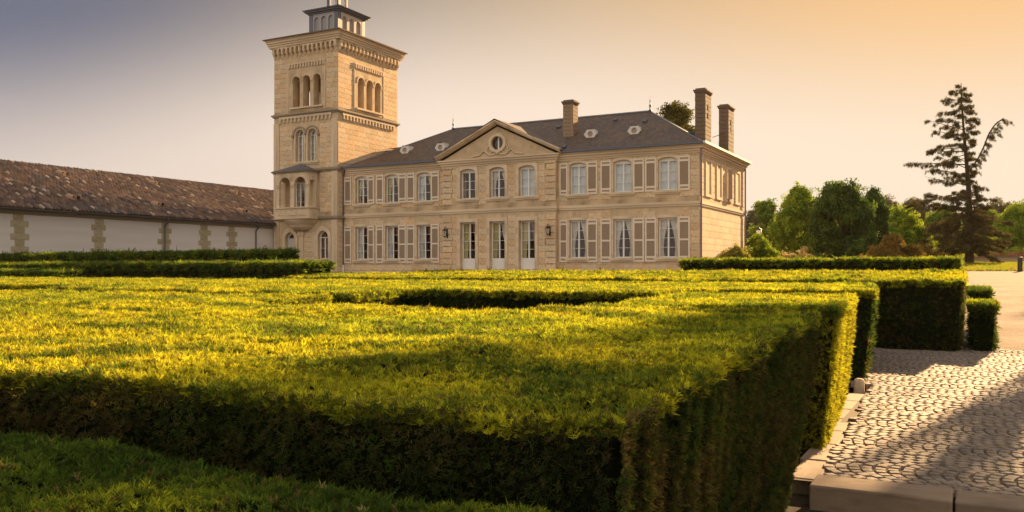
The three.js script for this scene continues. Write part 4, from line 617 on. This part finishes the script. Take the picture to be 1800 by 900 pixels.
// ---------------------------------------------------------------- lawn, low wall, vines at the far right
const lawn = sheet('lawn', -4, 34, 68, 100, 0.15, mat(0.11, 0.13, 0.02, 1, { map: soilMap }), 6); lawn.userData.label = 'strip of sunlit lawn at the end of the drive';
{
  seed = 77; const l = [[], []]; for (let i = 0; i < 9000; i++) { const a = R(-4, 12), b = R(68, 100), p = G(a, b, ground(b) + 0.15); l[i % 2].push([p.x, p.y, p.z, R(-0.4, 0.4), 1, R(-0.4, 0.4), R(0.12, 0.2), R(0.2, 0.34), R(0.24, 0.33), 0.03]); }
  const g = new THREE.Group(); g.name = 'lawn_grass'; g.userData = { kind: 'stuff', label: 'mown grass of the lawn by the bollard', category: 'grass' }; scene.add(g); l.forEach((q, k) => scatter('grass_blades', SPRIGS[k], LEAF, g, q));
}
{
  const w = thing('garden_wall', 'low stone wall at the far end of the lawn', 'wall', -14, 102, ground(102)); part('wall_body', box(0, 60, -0.2, 0.62, -0.4, 0), M.wall, w); part('coping', box(-0.05, 60, 0.62, 0.72, -0.46, 0.06), M.trimDark, w);
}
const VG = 'rows of the vineyard';
[106, 109, 112.5, 116, 120].forEach((b, i) => {
  seed = 300 + i; const v = thing('vine_row', ['nearest row of green vines behind the low wall', 'second row of vines behind the low wall', 'third row of vines behind the low wall', 'fourth row of vines behind the low wall', 'farthest row of vines, before the wood'][i], 'vines', -4, b, ground(b), VG), l = [], t = leafTuft(12, 0.9, 0.9, 31), fl = [];
  const posts = []; for (let x = -24; x < 40; x += 4) posts.push(cyl(x, 0, 1.6, 0, 0.05, 0.05, 6)); part('posts', posts, M.bark, v);
  for (let k = 0; k < 1300; k++) { const x = R(-24, 40), h = 0.55 + 0.95 * rnd() + 0.25 * N(x * 1.7, i); l.push([x, h, R(-0.25, 0.25), R(-1, 1), R(0, 1), R(-1, 1), R(0.14, 0.24), ...mixc([0.26, 0.34, 0.04], [0.46, 0.46, 0.07], rnd())]); }
  scatter('vine_leaves', t, TREELEAF, v, l);
  if (i === 0) { for (let k = 0; k < 700; k++) { const x = R(-24, 40); if (N(x * 1.4, 2) > -0.15) fl.push([x, R(0.6, 1.05), R(0.3, 0.9), 0, 1, 0, R(0.14, 0.26), ...mixc([0.60, 0.10, 0.07], [0.66, 0.42, 0.30], rnd())]); }; scatter('rose_flowers', t, TREELEAF, v, fl); }
});

// ---------------------------------------------------------------- trees and shrubs
const TUFT = [leafTuft(16, 1, 0.95, 21), leafTuft(16, 1, 0.85, 22)];
function limb(p, dir, len, r0, r1, bends, out) { // bent tapering limb made of short rods; returns its points
  let q = p.slice(), d = dir.slice(); const pts = [q.slice()];
  for (let i = 0; i < bends; i++) { const n = [q[0] + d[0] * len / bends, q[1] + d[1] * len / bends, q[2] + d[2] * len / bends]; out.push(rod(q, n, lerp(r0, r1, i / bends), lerp(r0, r1, (i + 1) / bends), 7)); q = n; pts.push(q.slice()); d = [d[0] + R(-0.18, 0.18), d[1] + R(-0.1, 0.14), d[2] + R(-0.18, 0.18)]; const l = Math.hypot(...d); d = d.map(v => v / l); }
  return pts;
}
const px2 = (px, Z) => AB((px - 900) / FPX * Z, Z);
function tree(name, label, px, Z, height, rx, { cols = [[0.10, 0.13, 0.02], [0.05, 0.075, 0.016]], lobes = 15, leaves = 1500, size = 0.3, stem = 0.35, low = 0.25, category = 'tree', group = 'trees beyond the lawn', s = 1, bare = M.bark, gaps = 0.12, y = null, thin = 99 } = {}) {
  seed = 4000 + s * 17; const [a, b] = px2(px, Z), g = thing(name, label, category, a, b, y, group), out = [], tr = Math.max(0.06, height * 0.024), list = [[], []];
  const pts = limb([0, -0.1, 0], [R(-0.06, 0.06), 1, R(-0.06, 0.06)], height * 0.72, tr, tr * 0.35, 5, out), L = [];
  for (let i = 0; i < lobes; i++) { const t = low + (1 - low) * (i + 0.6) / lobes, ang = i * 2.4 + R(-0.5, 0.5), w = Math.sin(Math.min(1, (t - low) / (1 - low) * 0.85 + 0.2) * Math.PI), rad = rx * 0.62 * w * Math.sqrt(R(0.35, 1)), k = pts[Math.min(4, Math.floor(t * 4.2))], c = [k[0] * 0.6 + Math.cos(ang) * rad, height * t * 0.9, k[2] * 0.6 + Math.sin(ang) * rad]; L.push([c, rx * R(0.22, 0.46), rx * R(0.18, 0.36)]); const d = [c[0] - k[0], c[1] - k[1], c[2] - k[2]], l = Math.hypot(...d); if (l > 0.2) limb(k, d.map(v => v / l), l, tr * 0.42, tr * 0.1, 3, out); }
  part('trunk', out, bare, g);
  for (let i = 0; i < leaves * 1.9; i++) {
    const [c, r, ry] = L[Math.floor(rnd() * L.length)], th = R(0, 6.283), ph = Math.acos(R(-1, 1)), rr = Math.pow(rnd(), 0.4) * (rnd() > 0.8 ? 1.3 : 1), n = [Math.sin(ph) * Math.cos(th), Math.cos(ph), Math.sin(ph) * Math.sin(th)], x = c[0] + n[0] * r * rr, yy = c[1] + n[1] * ry * rr, z = c[2] + n[2] * r * rr;
    if (N(x * 0.95, yy * 0.95, z * 0.95 + s) + 0.5 * N(x * 2.3, yy * 2.3, z * 2.3) < -gaps || yy < 0.15 || (yy > thin && rnd() > 0.12)) continue; const t = clamp(0.5 + N(x * 0.8, yy * 0.8, z * 0.8) + R(-0.35, 0.35), 0, 1), cc = mixc(cols[1], cols[0], t), f = R(0.8, 1.2);
    list[i % 2].push([x, yy, z, n[0], n[1] + 0.4, n[2], size * R(0.6, 1.2), cc[0] * f, cc[1] * f, cc[2] * f]);
  }
  list.forEach((l, k) => scatter('crown', TUFT[k], TREELEAF, g, l)); return g;
}
const olive = [[0.26, 0.33, 0.035], [0.11, 0.18, 0.025]], dark = [[0.13, 0.20, 0.03], [0.055, 0.10, 0.02]], bright = [[0.38, 0.44, 0.03], [0.15, 0.25, 0.02]], hazy = [[0.16, 0.15, 0.07], [0.09, 0.09, 0.045]], rust = [[0.34, 0.20, 0.035], [0.15, 0.11, 0.025]];
tree('broadleaf_tree', 'slim open-crowned tree next to the right corner of the house', 1352, 98, 7.6, 2.6, { cols: olive, s: 1, gaps: 0.15, leaves: 1000, lobes: 10 });
tree('broadleaf_tree', 'rounded bright green tree left of the dark evergreen', 1405, 84, 7.6, 3.4, { cols: bright, s: 2, leaves: 2400, low: 0.12 });
tree('evergreen_tree', 'dense dark evergreen with a pale forked trunk, widest of the trees by the house', 1475, 80, 8.1, 3.9, { cols: dark, s: 3, leaves: 2800, bare: M.barkPale, low: 0.1, lobes: 20, gaps: 0.1 });
tree('evergreen_tree', 'narrow dark tree right of the widest evergreen', 1528, 83, 7.6, 2.6, { cols: dark, s: 4, leaves: 1700, low: 0.1 });
tree('broadleaf_tree', 'low bright yellow-green tree between the evergreens and the tall cedar', 1580, 92, 5.6, 3.9, { cols: bright, s: 5, leaves: 2000, low: 0.15 });
tree('rust_shrub', 'spreading shrub with rusty orange leaves before the vineyard', 1572, 66, 2.35, 2.7, { cols: rust, s: 6, leaves: 1700, size: 0.2, low: 0.15, category: 'shrub', group: 'shrubs behind the far hedge' });
tree('rust_shrub', 'lower rusty shrub at the left foot of the tall cedar', 1625, 70, 1.65, 2.2, { cols: rust, s: 7, leaves: 1100, size: 0.19, low: 0.1, category: 'shrub', group: 'shrubs behind the far hedge' });
tree('flowering_shrub', 'yellow-green shrub against the sunlit end wall of the house', 1290, 50, 1.85, 1.5, { cols: [[0.40, 0.34, 0.06], [0.16, 0.17, 0.03]], s: 8, leaves: 1100, size: 0.16, low: 0.1, category: 'shrub', group: 'shrubs behind the far hedge' });
tree('flowering_shrub', 'taller green shrub just right of the house corner', 1335, 55, 2.55, 1.6, { cols: bright, s: 9, leaves: 1300, size: 0.17, low: 0.1, category: 'shrub', group: 'shrubs behind the far hedge' });
tree('flowering_shrub', 'pale feathery shrub between the house and the dark evergreen', 1400, 54, 1.55, 1.9, { cols: [[0.55, 0.42, 0.20], [0.22, 0.2, 0.06]], s: 10, leaves: 900, size: 0.14, low: 0.1, category: 'shrub', group: 'shrubs behind the far hedge' });
tree('broadleaf_tree', 'round tree top showing over the house roof behind the chimney', 1190, 76, 15.6, 2.9, { cols: [[0.16, 0.15, 0.03], [0.05, 0.055, 0.015]], s: 11, leaves: 1300, low: 0.55, gaps: 0.2, group: null });
tree('broadleaf_tree', 'sunlit green tree at the right edge of the view', 1795, 104, 6.6, 5.0, { cols: bright, s: 12, leaves: 2600, low: 0.1 });
tree('broadleaf_tree', 'green tree right behind the tall cedar trunk', 1735, 118, 7.0, 4.6, { cols: olive, s: 13, leaves: 2000, low: 0.1 });
tree('broadleaf_tree', 'green tree beyond the rust shrub, left of the cedar', 1650, 112, 6.6, 4.5, { cols: olive, s: 14, leaves: 2000, low: 0.1 });
[[1330, 190, 12], [1395, 200, 13], [1450, 205, 14.5], [1505, 200, 15], [1555, 195, 15.5], [1610, 205, 16], [1665, 210, 14], [1720, 200, 13], [1770, 205, 15], [1830, 200, 14.5], [1890, 205, 14]].forEach(([p, Z, h], i) => tree('woodland_tree', ['hazy woodland tree on the skyline next to the house corner', 'hazy skyline tree above the bright green tree', 'hazy skyline tree above the widest evergreen', 'hazy skyline tree above the narrow dark tree', 'hazy skyline tree left of the cedar branch tips', 'hazy skyline tree behind the left cedar branches', 'hazy skyline tree just left of the cedar trunk', 'hazy skyline tree just right of the cedar trunk', 'hazy skyline tree near the right edge of the view', 'hazy skyline tree cut by the right edge of the view', 'hazy skyline tree past the right edge of the view'][i], p, Z, h, 7.2, { cols: hazy, s: 30 + i, leaves: 1300, size: 0.6, low: 0.1, group: 'hazy trees on the skyline', gaps: 0.3 }));

{ // the tall lopsided cedar
  seed = 909; const [a, b] = px2(1699, 85), g = thing('cedar_tree', 'tall lopsided cedar with a bare upper right limb, standing on the lawn', 'tree', a, b), H = 17.9, wood = [], list = [[], []];
  const cp = camera.position, right = G(CT, -ST); // branches are laid out in the tree's own frame
  const spine = []; for (let i = 0; i <= 12; i++) { const t = i / 12; spine.push([0.25 - 0.55 * t + 0.18 * Math.sin(t * 5), H * t, 0.15 * Math.sin(t * 4)]); } for (let i = 0; i < 12; i++) wood.push(rod(spine[i], spine[i + 1], lerp(0.42, 0.03, Math.pow(i / 12, 0.8)), lerp(0.42, 0.03, Math.pow((i + 1) / 12, 0.8)), 9));
  const view = -TURN, dirOf = th => [Math.cos(th + view), Math.sin(th + view)]; // th 0: right as one faces the tree from the garden
  const spray = (p, d, len, w) => { const n = Math.ceil(len * 22); for (let i = 0; i < n; i++) { const u = Math.pow(rnd(), 0.8), v = R(-1, 1) * w * (1 - u * 0.6), x = p[0] + d[0] * len * u - d[2] * v, z = p[2] + d[2] * len * u + d[0] * v, y = p[1] + d[1] * len * u - 0.13 * len * u * u + R(-0.16, 0.06); const c = mixc([0.17, 0.13, 0.045], [0.07, 0.07, 0.028], rnd()); list[i % 2].push([x, y, z, d[0] + R(-0.5, 0.5), R(-0.5, 0.5), d[2] + R(-0.5, 0.5), R(0.12, 0.26), ...c]); } };
  const prof = (y, tab) => { for (let i = 1; i < tab.length; i++) if (y <= tab[i][0]) return lerp(tab[i - 1][1], tab[i][1], (y - tab[i - 1][0]) / (tab[i][0] - tab[i - 1][0])); return 0.3; };
  const LEFT = [[0, 4.6], [2, 5.5], [6, 5.7], [9, 5.5], [10.5, 4.6], [12.5, 4.3], [15, 3.0], [16.8, 1.7], [18, 0.5]], RIGHT = [[0, 3.2], [2, 3.6], [4.6, 3.4], [5.6, 1.5], [6.8, 2.2], [7.6, 0.7], [10, 0.5], [12, 1.2], [14, 1.4], [16, 1.0], [18, 0.4]];
  for (let k = 0; k < 185; k++) {
    const t = (k % 130 + 0.5) / 130, y = k < 130 ? lerp(1.4, H - 0.3, Math.pow(t, 1.12)) : lerp(1.3, 6.2, (k - 130) / 55), th = k * 2.399 + R(-0.4, 0.4), ct = Math.cos(th);
    const l0 = ct < 0 ? prof(y, LEFT) : prof(y, RIGHT), len = lerp((prof(y, LEFT) + prof(y, RIGHT)) * 0.36, l0, Math.abs(ct)) * R(0.5, 1.08);
    const [dx, dz] = dirOf(th), rise = y < 5 ? -0.1 + R(-0.15, 0.15) : 0.12 + R(-0.3, 0.35), l = Math.hypot(1, rise), d = [dx / l, rise / l, dz / l], s = spine[Math.min(12, Math.round(y / H * 12))], p0 = [s[0], y, s[2]];
    const q = [p0[0] + d[0] * len, p0[1] + d[1] * len - len * 0.06, p0[2] + d[2] * len]; wood.push(rod(p0, q, 0.015 + len * 0.011, 0.01, 5));
    for (let i = 0; i < 3 + len * 1.9; i++) { const u = R(0.2, 1), bx = [lerp(p0[0], q[0], u), lerp(p0[1], q[1], u), lerp(p0[2], q[2], u)], an = R(-0.8, 0.8), dd = [d[0] * Math.cos(an) - d[2] * Math.sin(an), R(-0.32, 0.02), d[2] * Math.cos(an) + d[0] * Math.sin(an)]; spray(bx, dd, R(0.4, 1.0) * (0.45 + len * 0.11), 0.16); }
  }
  { const [dx, dz] = dirOf(0.1), p0 = [0, 8.9, 0], pts = [[0, 8.9, 0], [0.9, 9.9], [1.7, 11.2], [2.3, 12.5], [3.0, 13.4], [3.7, 13.75]].map(v => [v[0] * dx, v[1], v[0] * dz]); wood.push(tube(pts, 0.07)); for (let i = 0; i < 30; i++) { const u = R(0.15, 1) * 5, k = Math.min(4, Math.floor(u)), f = u - k, m = [0, 1, 2].map(n => lerp(pts[k][n], pts[k + 1][n], f)), [ex, ez] = dirOf(R(-1.6, 0.9)); spray(m, [ex, -0.45, ez], R(0.35, 1.0), 0.15); } }
  part('trunk', wood, M.bark, g); list.forEach((l, k) => scatter('crown', NEEDLES[k], NEEDLE, g, l));
}
// trees beside the drive, out of the picture on the right: their shade falls on the foreground
tree('drive_tree', 'nearer tall tree beside the drive, outside the view on the right', 900 + FPX * 19.15 / 28.4, 28.4, 14.1, 1.85, { cols: olive, s: 60, leaves: 1500, size: 0.22, low: 0.67, gaps: 0.1, thin: 10.2, group: null });
tree('drive_tree', 'farther tall tree beside the drive, outside the view on the right', 900 + FPX * 38.8 / 54, 54, 14.8, 3.0, { cols: olive, s: 61, leaves: 2200, size: 0.26, low: 0.58, gaps: 0.15, group: null });

scene.fog = new THREE.FogExp2(new THREE.Color().setRGB(1, 0.86, 0.66), 0.0001); // evening haze

// ---------------------------------------------------------------- small things
{ const [a, b] = px2(1793, 58), o = thing('bollard', 'short dark bollard at the edge of the lawn', 'bollard', a, b, ground(b) + 0.13); part('post', new THREE.LatheGeometry(V2([[0, 0], [0.17, 0], [0.15, 0.06], [0.15, 0.86], [0.17, 0.88], [0.16, 0.94], [0.08, 0.98], [0, 0.98]]), 14), mat(0.035, 0.028, 0.02, 0.6), o); }
{ const [a, b] = px2(1334, 62), o = thing('garden_lamp', 'white lamp on a thin post beside the house corner', 'lamp post', a, b); part('post', cyl(0, 0, 2.75, 0, 0.05, 0.035), M.iron, o); part('lamp_head', new THREE.LatheGeometry(V2([[0, 0], [0.08, 0], [0.16, 0.12], [0.19, 0.3], [0.16, 0.44], [0, 0.46]]), 14).translate(0, 2.75, 0), M.white, o); part('lamp_cap', new THREE.ConeGeometry(0.24, 0.2, 14).translate(0, 3.31, 0), M.iron, o); }
renderer.render(scene, camera);
